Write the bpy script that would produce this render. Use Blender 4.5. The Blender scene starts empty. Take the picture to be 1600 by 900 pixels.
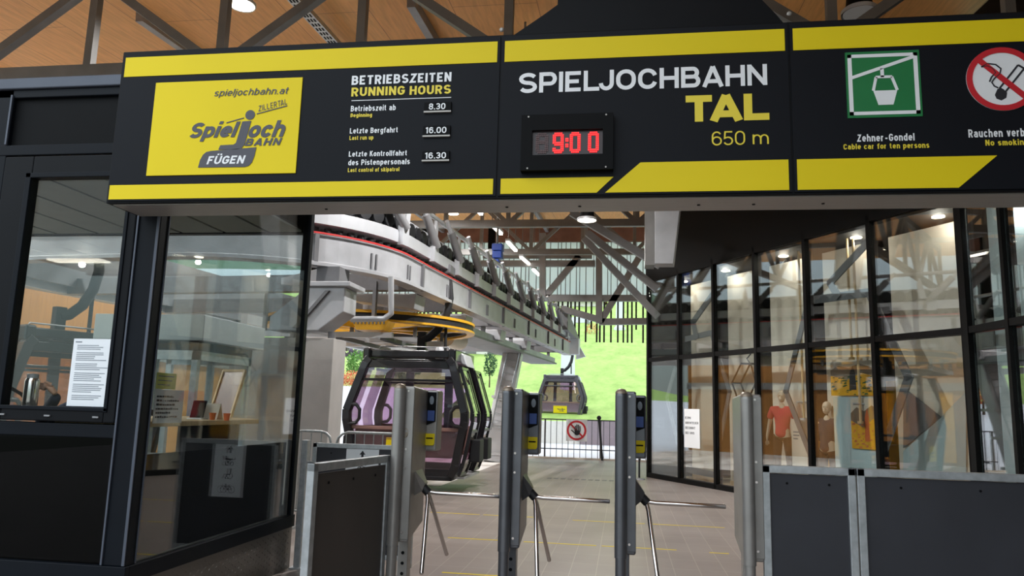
import bpy, bmesh, math, random
from mathutils import Vector, Matrix
random.seed(7)
S = bpy.context.scene
COL = S.collection

# ------------------------------------------------------------------ camera
FPX = 1180.0
YAW, PITCH, ROLL = math.radians(8.53), math.radians(9.03), math.radians(1.61)
def _axes():
    cy, sy = math.cos(YAW), math.sin(YAW)
    r = Vector((cy, sy, 0)); f = Vector((-sy, cy, 0)); u = Vector((0, 0, 1))
    f2 = f*math.cos(PITCH) + u*math.sin(PITCH)
    u2 = u*math.cos(PITCH) - f*math.sin(PITCH)
    c, s = math.cos(ROLL), math.sin(ROLL)
    return r*c + u2*s, u2*c - r*s, f2
CR, CU, CF = _axes()
CAMP = Vector((0, 0, 1.5))
cam = bpy.data.cameras.new('camera'); camo = bpy.data.objects.new('camera', cam); COL.objects.link(camo)
camo.matrix_world = Matrix(((CR.x, CU.x, -CF.x, CAMP.x), (CR.y, CU.y, -CF.y, CAMP.y), (CR.z, CU.z, -CF.z, CAMP.z), (0, 0, 0, 1)))
cam.sensor_fit = 'HORIZONTAL'; cam.sensor_width = 36.0; cam.lens = FPX/1600*36.0
cam.clip_start = 0.05; cam.clip_end = 2000
S.camera = camo

# ------------------------------------------------------------------ light and exposure
S.view_settings.view_transform = 'Standard'
try: S.view_settings.look = 'None'
except Exception: pass
S.view_settings.gamma = 1.0
S.view_settings.use_curve_mapping = False
S.view_settings.exposure = 0.0
WORLD_STRENGTH = 3.0
w = bpy.data.worlds.new('overcast_sky'); S.world = w; w.use_nodes = True
nt = w.node_tree; nt.nodes.clear()
o = nt.nodes.new('ShaderNodeOutputWorld'); b = nt.nodes.new('ShaderNodeBackground')
tc = nt.nodes.new('ShaderNodeTexCoord'); sx = nt.nodes.new('ShaderNodeSeparateXYZ'); rp = nt.nodes.new('ShaderNodeValToRGB')
nt.links.new(tc.outputs['Generated'], sx.inputs[0]); nt.links.new(sx.outputs['Z'], rp.inputs[0])
nt.links.new(rp.outputs[0], b.inputs[0]); nt.links.new(b.outputs[0], o.inputs[0])
b.inputs[1].default_value = WORLD_STRENGTH
e = rp.color_ramp.elements
e[0].position = 0.0; e[0].color = (0.16, 0.18, 0.17, 1)
e[1].position = 1.0; e[1].color = (0.80, 0.90, 1.0, 1)
for p, c in ((0.10, (0.20, 0.25, 0.25, 1)), (0.24, (0.42, 0.50, 0.56, 1)), (0.34, (0.86, 0.93, 1.0, 1))):
    n = e.new(p); n.color = c
try:
    S.cycles.use_denoising = True
    S.cycles.max_bounces = 10; S.cycles.transparent_max_bounces = 24
    S.cycles.diffuse_bounces = 5; S.cycles.glossy_bounces = 5
    S.cycles.caustics_reflective = False; S.cycles.caustics_refractive = False
    S.cycles.sample_clamp_indirect = 8.0
except Exception: pass
def area_light(name, loc, rot, sx_, sy_, power, col):
    l = bpy.data.lights.new(name, 'AREA'); l.shape = 'RECTANGLE'; l.size = sx_; l.size_y = sy_; l.energy = power; l.color = col
    ob = bpy.data.objects.new(name, l); ob.location = loc; ob.rotation_euler = rot; COL.objects.link(ob); return ob
def point_light(name, loc, power, col, r=0.1, spot=None):
    l = bpy.data.lights.new(name, 'SPOT' if spot else 'POINT'); l.energy = power; l.color = col; l.shadow_soft_size = r
    if spot: l.spot_size = math.radians(spot); l.spot_blend = 0.6
    ob = bpy.data.objects.new(name, l); ob.location = loc; COL.objects.link(ob); return ob

# ------------------------------------------------------------------ picture point -> point in the place
def ray(px, py): return CF + CR*((px-800)/FPX) - CU*((py-450)/FPX)
def atD(px, py, d): return CAMP + ray(px, py)*d
def atY(px, py, Y): v = ray(px, py); return CAMP + v*(Y/v.y)
def atZ(px, py, Z): v = ray(px, py); return CAMP + v*((Z-1.5)/v.z)
def atX(px, py, X): v = ray(px, py); return CAMP + v*(X/v.x)

# ------------------------------------------------------------------ materials
def lin(c):
    if isinstance(c, str):
        c = [int(c[i:i+2], 16)/255 for i in (0, 2, 4)]
    return tuple(x/12.92 if x <= 0.04045 else ((x+0.055)/1.055)**2.4 for x in c)
def mat(name, c, rough=0.5, metal=0.0, var=0.08, scale=6.0, bump=0.0, bscale=40.0, stretch=None, spec=0.5, coat=0.0):
    m = bpy.data.materials.new(name); m.use_nodes = True
    nt = m.node_tree; bs = nt.nodes['Principled BSDF']; L = nt.links
    col = lin(c)
    tcn = nt.nodes.new('ShaderNodeTexCoord'); src = tcn.outputs['Object']
    if stretch:
        mp = nt.nodes.new('ShaderNodeMapping'); mp.inputs['Scale'].default_value = stretch
        L.new(src, mp.inputs[0]); src = mp.outputs[0]
    nz = nt.nodes.new('ShaderNodeTexNoise'); nz.inputs['Scale'].default_value = scale; nz.inputs['Detail'].default_value = 5
    L.new(src, nz.inputs['Vector'])
    r = nt.nodes.new('ShaderNodeValToRGB')
    r.color_ramp.elements[0].position = 0.3; r.color_ramp.elements[1].position = 0.7
    r.color_ramp.elements[0].color = tuple(x*(1-var) for x in col)+(1,)
    r.color_ramp.elements[1].color = tuple(min(1, x*(1+var)) for x in col)+(1,)
    L.new(nz.outputs['Fac'], r.inputs[0]); L.new(r.outputs[0], bs.inputs['Base Color'])
    bs.inputs['Roughness'].default_value = rough; bs.inputs['Metallic'].default_value = metal
    bs.inputs['Specular IOR Level'].default_value = spec
    if coat: bs.inputs['Coat Weight'].default_value = coat
    if bump:
        n2 = nt.nodes.new('ShaderNodeTexNoise'); n2.inputs['Scale'].default_value = bscale; L.new(src, n2.inputs['Vector'])
        bp = nt.nodes.new('ShaderNodeBump'); bp.inputs['Strength'].default_value = bump; bp.inputs['Distance'].default_value = 0.01
        L.new(n2.outputs['Fac'], bp.inputs['Height']); L.new(bp.outputs[0], bs.inputs['Normal'])
    return m
def emis(name, c, strength):
    m = bpy.data.materials.new(name); m.use_nodes = True; nt = m.node_tree
    bs = nt.nodes['Principled BSDF']; bs.inputs['Base Color'].default_value = lin(c)+(1,)
    bs.inputs['Emission Color'].default_value = lin(c)+(1,); bs.inputs['Emission Strength'].default_value = strength
    return m
def glass(name, tint=(0.9, 0.95, 0.95), gain=2.0, base=0.03, rough=0.0, milk=0.0, ior=1.5):
    m = bpy.data.materials.new(name); m.use_nodes = True; nt = m.node_tree; nt.nodes.clear(); L = nt.links
    out = nt.nodes.new('ShaderNodeOutputMaterial'); mix = nt.nodes.new('ShaderNodeMixShader')
    tr = nt.nodes.new('ShaderNodeBsdfTransparent'); tr.inputs[0].default_value = tuple(tint)+(1,)
    gl = nt.nodes.new('ShaderNodeBsdfGlossy'); gl.inputs['Roughness'].default_value = rough
    fr = nt.nodes.new('ShaderNodeFresnel'); fr.inputs[0].default_value = ior
    ge = nt.nodes.new('ShaderNodeNewGeometry'); mr = nt.nodes.new('ShaderNodeMapRange'); mr.inputs['To Min'].default_value = ior; mr.inputs['To Max'].default_value = 1/ior
    L.new(ge.outputs['Backfacing'], mr.inputs['Value']); L.new(mr.outputs['Result'], fr.inputs[0])
    ma = nt.nodes.new('ShaderNodeMath'); ma.operation = 'MULTIPLY_ADD'; ma.inputs[1].default_value = gain; ma.inputs[2].default_value = base; ma.use_clamp = True
    L.new(fr.outputs[0], ma.inputs[0]); L.new(ma.outputs[0], mix.inputs[0])
    a = tr.outputs[0]
    if milk:
        df = nt.nodes.new('ShaderNodeBsdfTranslucent'); df.inputs[0].default_value = (0.92, 0.97, 1.0, 1)
        d2 = nt.nodes.new('ShaderNodeBsdfDiffuse'); d2.inputs[0].default_value = (0.92, 0.97, 1.0, 1)
        ad = nt.nodes.new('ShaderNodeMixShader'); ad.inputs[0].default_value = 0.4
        L.new(df.outputs[0], ad.inputs[1]); L.new(d2.outputs[0], ad.inputs[2])
        mm = nt.nodes.new('ShaderNodeMixShader'); mm.inputs[0].default_value = milk
        L.new(a, mm.inputs[1]); L.new(ad.outputs[0], mm.inputs[2]); a = mm.outputs[0]
    L.new(a, mix.inputs[1]); L.new(gl.outputs[0], mix.inputs[2]); L.new(mix.outputs[0], out.inputs[0])
    return m
def tri_mat(name, fn):
    m = bpy.data.materials.new(name); m.use_nodes = True; fn(m.node_tree, m.node_tree.nodes['Principled BSDF']); return m

def tile_nodes(nt, bs):
    L = nt.links; g = nt.nodes.new('ShaderNodeNewGeometry')
    mp = nt.nodes.new('ShaderNodeMapping'); mp.inputs['Rotation'].default_value = (0, 0, 0)
    L.new(g.outputs['Position'], mp.inputs[0])
    br = nt.nodes.new('ShaderNodeTexBrick'); br.offset = 0.0
    br.inputs['Scale'].default_value = 1.0; br.inputs['Brick Width'].default_value = 0.245; br.inputs['Row Height'].default_value = 0.49
    br.inputs['Mortar Size'].default_value = 0.004; br.inputs['Mortar Smooth'].default_value = 0.3
    br.inputs['Color1'].default_value = lin('9b918b')+(1,); br.inputs['Color2'].default_value = lin('968c86')+(1,); br.inputs['Mortar'].default_value = lin('b3aaa0')+(1,)
    L.new(mp.outputs[0], br.inputs['Vector'])
    nz = nt.nodes.new('ShaderNodeTexNoise'); nz.inputs['Scale'].default_value = 1.3; nz.inputs['Detail'].default_value = 6; L.new(g.outputs['Position'], nz.inputs['Vector'])
    mx = nt.nodes.new('ShaderNodeMix'); mx.data_type = 'RGBA'; mx.blend_type = 'MULTIPLY'; mx.inputs[0].default_value = 0.35
    L.new(br.outputs['Color'], mx.inputs[6]); L.new(nz.outputs['Fac'], mx.inputs[7]); L.new(mx.outputs[2], bs.inputs['Base Color'])
    bs.inputs['Roughness'].default_value = 0.42; bs.inputs['Specular IOR Level'].default_value = 0.4
def wood_nodes(c1, c2, seam, bw, bh, rot=0.0, coord='Position', swap=None):
    def fn(nt, bs):
        L = nt.links; g = nt.nodes.new('ShaderNodeNewGeometry')
        mp = nt.nodes.new('ShaderNodeMapping'); mp.inputs['Rotation'].default_value = swap or (0, 0, rot); L.new(g.outputs['Position'], mp.inputs[0])
        br = nt.nodes.new('ShaderNodeTexBrick'); br.offset = 0.5; br.inputs['Scale'].default_value = 1.0
        br.inputs['Brick Width'].default_value = bw; br.inputs['Row Height'].default_value = bh; br.inputs['Mortar Size'].default_value = 0.006
        br.inputs['Color1'].default_value = lin(c1)+(1,); br.inputs['Color2'].default_value = lin(c2)+(1,); br.inputs['Mortar'].default_value = lin(seam)+(1,)
        L.new(mp.outputs[0], br.inputs['Vector'])
        mp2 = nt.nodes.new('ShaderNodeMapping'); mp2.inputs['Scale'].default_value = (0.6, 9, 9); L.new(mp.outputs[0], mp2.inputs[0])
        nz = nt.nodes.new('ShaderNodeTexNoise'); nz.inputs['Scale'].default_value = 2.5; nz.inputs['Detail'].default_value = 7; L.new(mp2.outputs[0], nz.inputs['Vector'])
        rr = nt.nodes.new('ShaderNodeValToRGB'); rr.color_ramp.elements[0].color = (0.86, 0.83, 0.78, 1); rr.color_ramp.elements[1].color = (1.1, 1.08, 1.05, 1)
        rr.color_ramp.elements[0].position = 0.25; rr.color_ramp.elements[1].position = 0.65
        L.new(nz.outputs['Fac'], rr.inputs[0])
        mx = nt.nodes.new('ShaderNodeMix'); mx.data_type = 'RGBA'; mx.blend_type = 'MULTIPLY'; mx.inputs[0].default_value = 1.0
        L.new(br.outputs['Color'], mx.inputs[6]); L.new(rr.outputs[0], mx.inputs[7]); L.new(mx.outputs[2], bs.inputs['Base Color'])
        bs.inputs['Roughness'].default_value = 0.6
    return fn
def grass_nodes(nt, bs):
    L = nt.links; g = nt.nodes.new('ShaderNodeNewGeometry')
    mp = nt.nodes.new('ShaderNodeMapping'); mp.inputs['Scale'].default_value = (1, 0.35, 1); L.new(g.outputs['Position'], mp.inputs[0])
    nz = nt.nodes.new('ShaderNodeTexNoise'); nz.inputs['Scale'].default_value = 0.9; nz.inputs['Detail'].default_value = 9; nz.inputs['Roughness'].default_value = 0.75; L.new(mp.outputs[0], nz.inputs['Vector'])
    rr = nt.nodes.new('ShaderNodeValToRGB'); rr.color_ramp.elements[0].color = (0.20, 0.31, 0.075, 1); rr.color_ramp.elements[1].color = (0.37, 0.50, 0.15, 1)
    rr.color_ramp.elements[0].position = 0.3; rr.color_ramp.elements[1].position = 0.68
    L.new(nz.outputs['Fac'], rr.inputs[0]); L.new(rr.outputs[0], bs.inputs['Base Color']); bs.inputs['Roughness'].default_value = 0.9; bs.inputs['Specular IOR Level'].default_value = 0.1
M = dict(
    tile=tri_mat('floor_tile', tile_nodes),
    slab=mat('pale_concrete_slab', 'e2e0dc', 0.8, var=0.06, scale=1.5),
    ceil=tri_mat('ceiling_wood', wood_nodes('e4ac6a', 'dea462', 'a87444', 4.0, 1.25, rot=math.pi/2)),
    clt=tri_mat('wall_wood', wood_nodes('d9a564', 'd09a58', 'a8773c', 3.0, 0.30, swap=(math.pi/2, 0, math.pi/2))),
    black=mat('black_coated_metal', '0c0e12', 0.5, var=0.12, scale=3, spec=0.14),
    signblack=mat('sign_black_film', '15171c', 0.5, var=0.05, scale=2, spec=0.12),
    gap=mat('deep_black', '08090b', 0.6, spec=0.12),
    dark=mat('anthracite_frame', '0b1017', 0.48, var=0.12, scale=4, spec=0.14),
    darkframe=mat('black_brown_frame', '0e0d0d', 0.55, spec=0.12),
    alu=mat('brushed_aluminium', 'a09c96', 0.4, 0.35, var=0.1, scale=8, stretch=(1, 30, 30)),
    yellow=mat('sign_yellow', 'e8d01c', 0.5, var=0.02, scale=2, spec=0.2),
    logoink=mat('logo_grey_ink', '45454d', 0.5),
    white=mat('white_lettering', 'eef0f2', 0.5, var=0.02),
    ytext=mat('yellow_lettering', 'ecd63a', 0.5, var=0.02),
    green=mat('sign_green', '12753d', 0.5, var=0.04),
    red=mat('sign_red', 'c8202c', 0.5, var=0.04),
    fascia=mat('kiosk_fascia', '4a505c', 0.45, 0.2),
    steel=mat('painted_steel', '8f9092', 0.5, 0.25, var=0.12, scale=3),
    steeldark=mat('dark_painted_steel', '7a7977', 0.5, 0.3, var=0.12, scale=3),
    galv=mat('galvanised_steel', 'aeb2b4', 0.42, 0.65, var=0.16, scale=22),
    galvl=mat('station_light_grey', 'c3c6ca', 0.5, 0.25, var=0.07, scale=2),
    beam=mat('station_beam_grey', 'b4b6ba', 0.55, 0.2, var=0.14, scale=2.2),
    beamdk=mat('station_underframe', '77787b', 0.6, 0.2, var=0.15, scale=3),
    concrete=mat('board_marked_concrete', 'b3b1ae', 0.85, var=0.09, scale=2.5, bump=0.2, bscale=14),
    rubber=mat('black_rubber', '15161a', 0.6, var=0.2),
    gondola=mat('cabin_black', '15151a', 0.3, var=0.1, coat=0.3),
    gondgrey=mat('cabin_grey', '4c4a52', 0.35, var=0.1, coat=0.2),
    lowpanel=mat('cabin_lower_panel', '8a6a62', 0.3, var=0.12, coat=0.3),
    chrome=mat('polished_steel', 'cfc8c4', 0.16, 1.0, var=0.04),
    turn=mat('turnstile_grey', '66676b', 0.33, 0.65, var=0.12, scale=7),
    turnlight=mat('turnstile_light_grey', '93908c', 0.38, 0.45, var=0.12, scale=7),  # lit copy of the turnstile grey, light from the left put into colour
    turncap=mat('turnstile_cap', '8f8272', 0.4, 0.5),
    ply=mat('dark_film_plywood', '2b2c32', 0.55, var=0.18, scale=2.5, bump=0.08, bscale=6),
    plybrown=mat('brown_film_plywood', '453f3c', 0.55, var=0.16, scale=2.5),
    paper=mat('paper', 'e9edf0', 0.7, var=0.02),
    limepaper=mat('lime_paper', 'cfd87a', 0.7, var=0.03),
    ink=mat('black_print', '23242a', 0.7),
    inklight=mat('grey_print', '7c848c', 0.7),
    blue=mat('blue_plastic', '2146a0', 0.4),
    orange=mat('orange_plastic', 'cf6a3a', 0.5),
    yel=mat('machine_yellow', 'd9a21e', 0.45, var=0.1),
    redstripe=mat('red_rail', 'c93434', 0.5),
    glass_k=glass('kiosk_glass', (0.93, 0.96, 0.96), 1.3, 0.02),
    glass_f=glass('shop_glass', (0.93, 0.96, 0.95), 2.2, 0.04),
    glass_w=glass('front_window_glass', (0.95, 0.97, 0.96), 0.35, 0.0),
    glass_dark=glass('dark_spandrel_glass', (0.10, 0.11, 0.12), 0.28, 0.0),
    glass_g=glass('cabin_glass', (0.80, 0.70, 0.78), 1.5, 0.03),
    glass_milk=glass('milky_screen_glass', (0.9, 0.95, 1.0), 1.0, 0.02, milk=0.88),  # milk whitens the pane to paint in the haze behind it
    shopwall=mat('shop_warm_white', 'd8d0c2', 0.8, var=0.04),
    shopblue=mat('shop_grey_blue', 'b4c8ce', 0.8, var=0.04),
    shopdark=mat('shop_dark', '1b1817', 0.7, var=0.2),
    strut=mat('grey_strut', '74777b', 0.5, 0.2),
    skin=mat('mannequin_skin', 'd6c4ae', 0.5, var=0.03),
    human=mat('human_skin', 'c9987c', 0.55, var=0.06),
    redshirt=mat('coral_red_cloth', 'd8404c', 0.8, var=0.08, bump=0.3, bscale=30),
    blackcloth=mat('black_cloth', '1c1b1e', 0.85, var=0.2),
    navy=mat('navy_cloth', '242b3e', 0.85, var=0.2, bump=0.4, bscale=25),
    hair=mat('dark_hair', '1f1916', 0.7, var=0.3, scale=40),
    wood=mat('light_desk_wood', 'd9bd92', 0.5, var=0.1, stretch=(1, 8, 1)),
    kceil=mat('kiosk_ceiling_panel', '8f938c', 0.7, var=0.05),
    grass=tri_mat('hill_grass', grass_nodes),
    road=mat('pale_road', 'cfcfd2', 0.85, var=0.06, scale=0.8),
    retain=mat('mauve_wall', '978a90', 0.85, var=0.05),
    house=mat('white_render_wall', 'e3e1da', 0.85, var=0.04),
    roof=mat('brown_roof', '7d5a4c', 0.8, var=0.15, scale=3),
    leafg=mat('green_leaf', '5d8a38', 0.7, var=0.3, scale=9),
    leafd=mat('dark_green_leaf', '2f5430', 0.7, var=0.35, scale=9),
    leafp=mat('purple_leaf', '6d5877', 0.7, var=0.3, scale=9),
    leafr=mat('rose_flower', 'c8647a', 0.7, var=0.3, scale=9),
    leafo=mat('orange_flower', 'c87648', 0.7, var=0.3, scale=9),
    bark=mat('bark', '5b4a3c', 0.9, var=0.2),
    pylon=mat('white_pylon_paint', 'd5dadd', 0.5, var=0.03),
    lampwhite=emis('lamp_disc', 'fff3dc', 9.0),
    tubewhite=emis('tube_light', 'fff4e6', 6.0),
    downl=emis('shop_downlight', 'fff0d4', 14.0),
    led=emis('red_led', 'ff0c18', 1.6),
    ledcore=emis('red_led_core', 'ff4a44', 2.0),
    ledoff=mat('unlit_led', '5d4343', 0.5),
    ledback=mat('led_backing', '2c1d20', 0.4),
    screenblue=emis('reader_screen', '26396a', 0.25),
    exitgreen=emis('green_indicator', '28e070', 4.0),
)
def diamond_nodes(nt, bs):
    bs.inputs['Base Color'].default_value = lin('6e6964')+(1,); bs.inputs['Metallic'].default_value = 0.35; bs.inputs['Roughness'].default_value = 0.38
M['diamond'] = tri_mat('chequer_plate', diamond_nodes)

# ------------------------------------------------------------------ mesh builder
INV = {}
class MB:
    def __init__(s): s.bm = bmesh.new()
    def _add(s, vs, fs):
        v = [s.bm.verts.new(p) for p in vs]
        for f in fs:
            try: s.bm.faces.new([v[i] for i in f])
            except ValueError: pass
        return s
    def box(s, x0, x1, y0, y1, z0, z1):
        vs = [(x, y, z) for z in (z0, z1) for y in (y0, y1) for x in (x0, x1)]
        return s._add(vs, [(0, 2, 3, 1), (4, 5, 7, 6), (0, 1, 5, 4), (2, 6, 7, 3), (0, 4, 6, 2), (1, 3, 7, 5)])
    def fbox(s, O, A, B, C, a, b, c):
        O, A, B, C = map(Vector, (O, A, B, C))
        vs = [O+A*x+B*y+C*z for z in c for y in b for x in a]
        return s._add(vs, [(0, 2, 3, 1), (4, 5, 7, 6), (0, 1, 5, 4), (2, 6, 7, 3), (0, 4, 6, 2), (1, 3, 7, 5)])
    def bar(s, p, q, wd, ht, up=(0, 0, 1)):
        p, q = Vector(p), Vector(q); d = (q-p); L = d.length
        if L < 1e-6: return s
        d /= L; up = Vector(up)
        if abs(d.dot(up)) > 0.98: up = Vector((1, 0, 0)) if abs(d.x) < 0.9 else Vector((0, 1, 0))
        sd = d.cross(up).normalized(); u2 = sd.cross(d)
        return s.fbox(p, d, sd, u2, (0, L), (-wd/2, wd/2), (-ht/2, ht/2))
    def tube(s, p, q, r, n=14, r2=None):
        return s.pipe([p, q], r, n, rs=[r, r if r2 is None else r2])
    def pipe(s, pts, r, n=8, rs=None, closed=False, up0=None):
        pts = [Vector(p) for p in pts]; N = len(pts); rings = []; prev = None
        for i, p in enumerate(pts):
            if closed: d = pts[(i+1) % N]-pts[i-1]
            else: d = pts[min(i+1, N-1)]-pts[max(i-1, 0)]
            d.normalize()
            if prev is None:
                a = Vector((0, 0, 1)) if abs(d.z) < 0.9 else Vector((1, 0, 0))
                a = (a-d*a.dot(d)).normalized()
            else:
                a = prev-d*prev.dot(d); a.normalize()
            prev = a; b2 = d.cross(a); rr = rs[i] if rs else r
            rings.append([s.bm.verts.new(p+(a*math.cos(2*math.pi*k/n)+b2*math.sin(2*math.pi*k/n))*rr) for k in range(n)])
        m = N if closed else N-1
        for i in range(m):
            A, B = rings[i], rings[(i+1) % N]
            for k in range(n):
                try: s.bm.faces.new((A[k], A[(k+1) % n], B[(k+1) % n], B[k]))
                except ValueError: pass
        if not closed:
            try:
                s.bm.faces.new(list(reversed(rings[0]))); s.bm.faces.new(rings[-1])
            except ValueError: pass
        return s
    def prism(s, pts, ext):
        pts = [Vector(p) for p in pts]; ext = Vector(ext); n = len(pts)
        a = [s.bm.verts.new(p) for p in pts]; b2 = [s.bm.verts.new(p+ext) for p in pts]
        try:
            s.bm.faces.new(a); s.bm.faces.new(list(reversed(b2)))
            for i in range(n): s.bm.faces.new((a[i], b2[i], b2[(i+1) % n], a[(i+1) % n]))
        except ValueError: pass
        return s
    def ring(s, c, R_, U_, ro, ri, ext, n=48, a0=0.0, a1=2*math.pi):
        c, R_, U_, ext = map(Vector, (c, R_, U_, ext)); full = abs(a1-a0-2*math.pi) < 1e-6; m = n if full else n+1
        def rg(r, off): return [s.bm.verts.new(c+off+(R_*math.cos(a0+(a1-a0)*k/n)+U_*math.sin(a0+(a1-a0)*k/n))*r) for k in range(m)]
        o0, i0, o1, i1 = rg(ro, ext*0), rg(ri, ext*0), rg(ro, ext), rg(ri, ext)
        for k in range(n):
            j = (k+1) % m
            for q in ((o0[k], o0[j], i0[j], i0[k]), (o1[k], i1[k], i1[j], o1[j]), (o0[k], o1[k], o1[j], o0[j]), (i0[k], i0[j], i1[j], i1[k])):
                s.bm.faces.new(q)
        return s
    def lathe(s, prof, c, n=24, A=(1, 0, 0), B=(0, 1, 0), Z=(0, 0, 1), caps=True):
        c, A, B, Z = map(Vector, (c, A, B, Z)); rings = []
        for r, z in prof:
            rings.append([s.bm.verts.new(c+Z*z+(A*math.cos(2*math.pi*k/n)+B*math.sin(2*math.pi*k/n))*max(r, 1e-4)) for k in range(n)])
        for i in range(len(rings)-1):
            for k in range(n): s.bm.faces.new((rings[i][k], rings[i][(k+1) % n], rings[i+1][(k+1) % n], rings[i+1][k]))
        if caps: s.bm.faces.new(list(reversed(rings[0]))); s.bm.faces.new(rings[-1])
        return s
    def ball(s, c, rx, ry, rz, seg=16, ri=10):
        r = bmesh.ops.create_uvsphere(s.bm, u_segments=seg, v_segments=ri, radius=1.0)
        for v in r['verts']: v.co = Vector((c[0]+v.co.x*rx, c[1]+v.co.y*ry, c[2]+v.co.z*rz))
        return s
    def sweep(s, path, prof, closed_path=False):
        """path: list of (x, y, outx, outy); prof: list of (n, z) polygon"""
        rings = [[s.bm.verts.new((x+ox*n, y+oy*n, z)) for n, z in prof] for x, y, ox, oy in path]
        k = len(prof)
        for i in range(len(rings)-1):
            for j in range(k):
                s.bm.faces.new((rings[i][j], rings[i][(j+1) % k], rings[i+1][(j+1) % k], rings[i+1][j]))
        s.bm.faces.new(list(reversed(rings[0]))); s.bm.faces.new(rings[-1]); return s
    def build(s, name, m, parent=None, smooth=False, bevel=0.0, seg=2):
        bmesh.ops.recalc_face_normals(s.bm, faces=s.bm.faces)
        me = bpy.data.meshes.new(name)
        o_ = bpy.data.objects.new(name, me); COL.objects.link(o_)
        if parent is not None:
            inv = INV[parent.name]; s.bm.transform(inv); o_.parent = parent; INV[o_.name] = inv
        else: INV[o_.name] = Matrix.Identity(4)
        s.bm.to_mesh(me); s.bm.free()
        me.materials.append(M[m] if isinstance(m, str) else m)
        if smooth:
            for p in me.polygons: p.use_smooth = True
            try:
                me.set_sharp_from_angle(angle=math.radians(40))
            except Exception: pass
        if bevel:
            md = o_.modifiers.new('bevel', 'BEVEL'); md.width = bevel; md.segments = seg; md.limit_method = 'ANGLE'; md.angle_limit = math.radians(40)
        return o_
def tag(o_, label=None, cat=None, group=None, kind=None):
    if label: o_['label'] = label
    if cat: o_['category'] = cat
    if group: o_['group'] = group
    if kind: o_['kind'] = kind
    return o_
def thing(name, label, cat, loc=(0, 0, 0), rz=0.0, group=None, kind=None):
    o_ = bpy.data.objects.new(name, None); o_.empty_display_size = 0.2; COL.objects.link(o_)
    o_.location = loc; o_.rotation_euler = (0, 0, rz)
    INV[o_.name] = (Matrix.Translation(Vector(loc)) @ Matrix.Rotation(rz, 4, 'Z')).inverted()
    return tag(o_, label, cat, group, kind)
def copy_tree(o_, parent=None):
    c = o_.copy(); COL.objects.link(c)
    if parent is not None: c.parent = parent
    for ch in list(o_.children): copy_tree(ch, c)
    return c
def struct(o_): o_['kind'] = 'structure'; return o_

_dg = None
def text(name, s_, O, R_, U_, wd, ht, m, parent, bold=0.0, shear=0.0, depth=0.003, spacing=1.0):
    """lettering whose ink fills the box from lower-left O, wd along R_, ht along U_"""
    cu = bpy.data.curves.new('t', 'FONT'); cu.body = s_; cu.size = 1.0; cu.offset = bold; cu.shear = shear; cu.resolution_u = 3
    cu.space_character = spacing; cu.fill_mode = 'FRONT'; cu.extrude = 0.0
    to = bpy.data.objects.new('t', cu); COL.objects.link(to)
    dg = bpy.context.evaluated_depsgraph_get(); dg.update()
    me = bpy.data.meshes.new_from_object(to.evaluated_get(dg))
    bpy.data.objects.remove(to); bpy.data.curves.remove(cu)
    xs = [v.co.x for v in me.vertices]; ys = [v.co.y for v in me.vertices]
    x0, x1, y0, y1 = min(xs), max(xs), min(ys), max(ys)
    O, R_, U_ = Vector(O), Vector(R_), Vector(U_); N = R_.cross(U_)
    mb = MB(); mb.bm.from_mesh(me); bpy.data.meshes.remove(me)
    for v in mb.bm.verts:
        v.co = O + R_*((v.co.x-x0)/(x1-x0)*wd) + U_*((v.co.y-y0)/(y1-y0)*ht) + N*depth
    return mb.build(name, m, parent)

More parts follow.
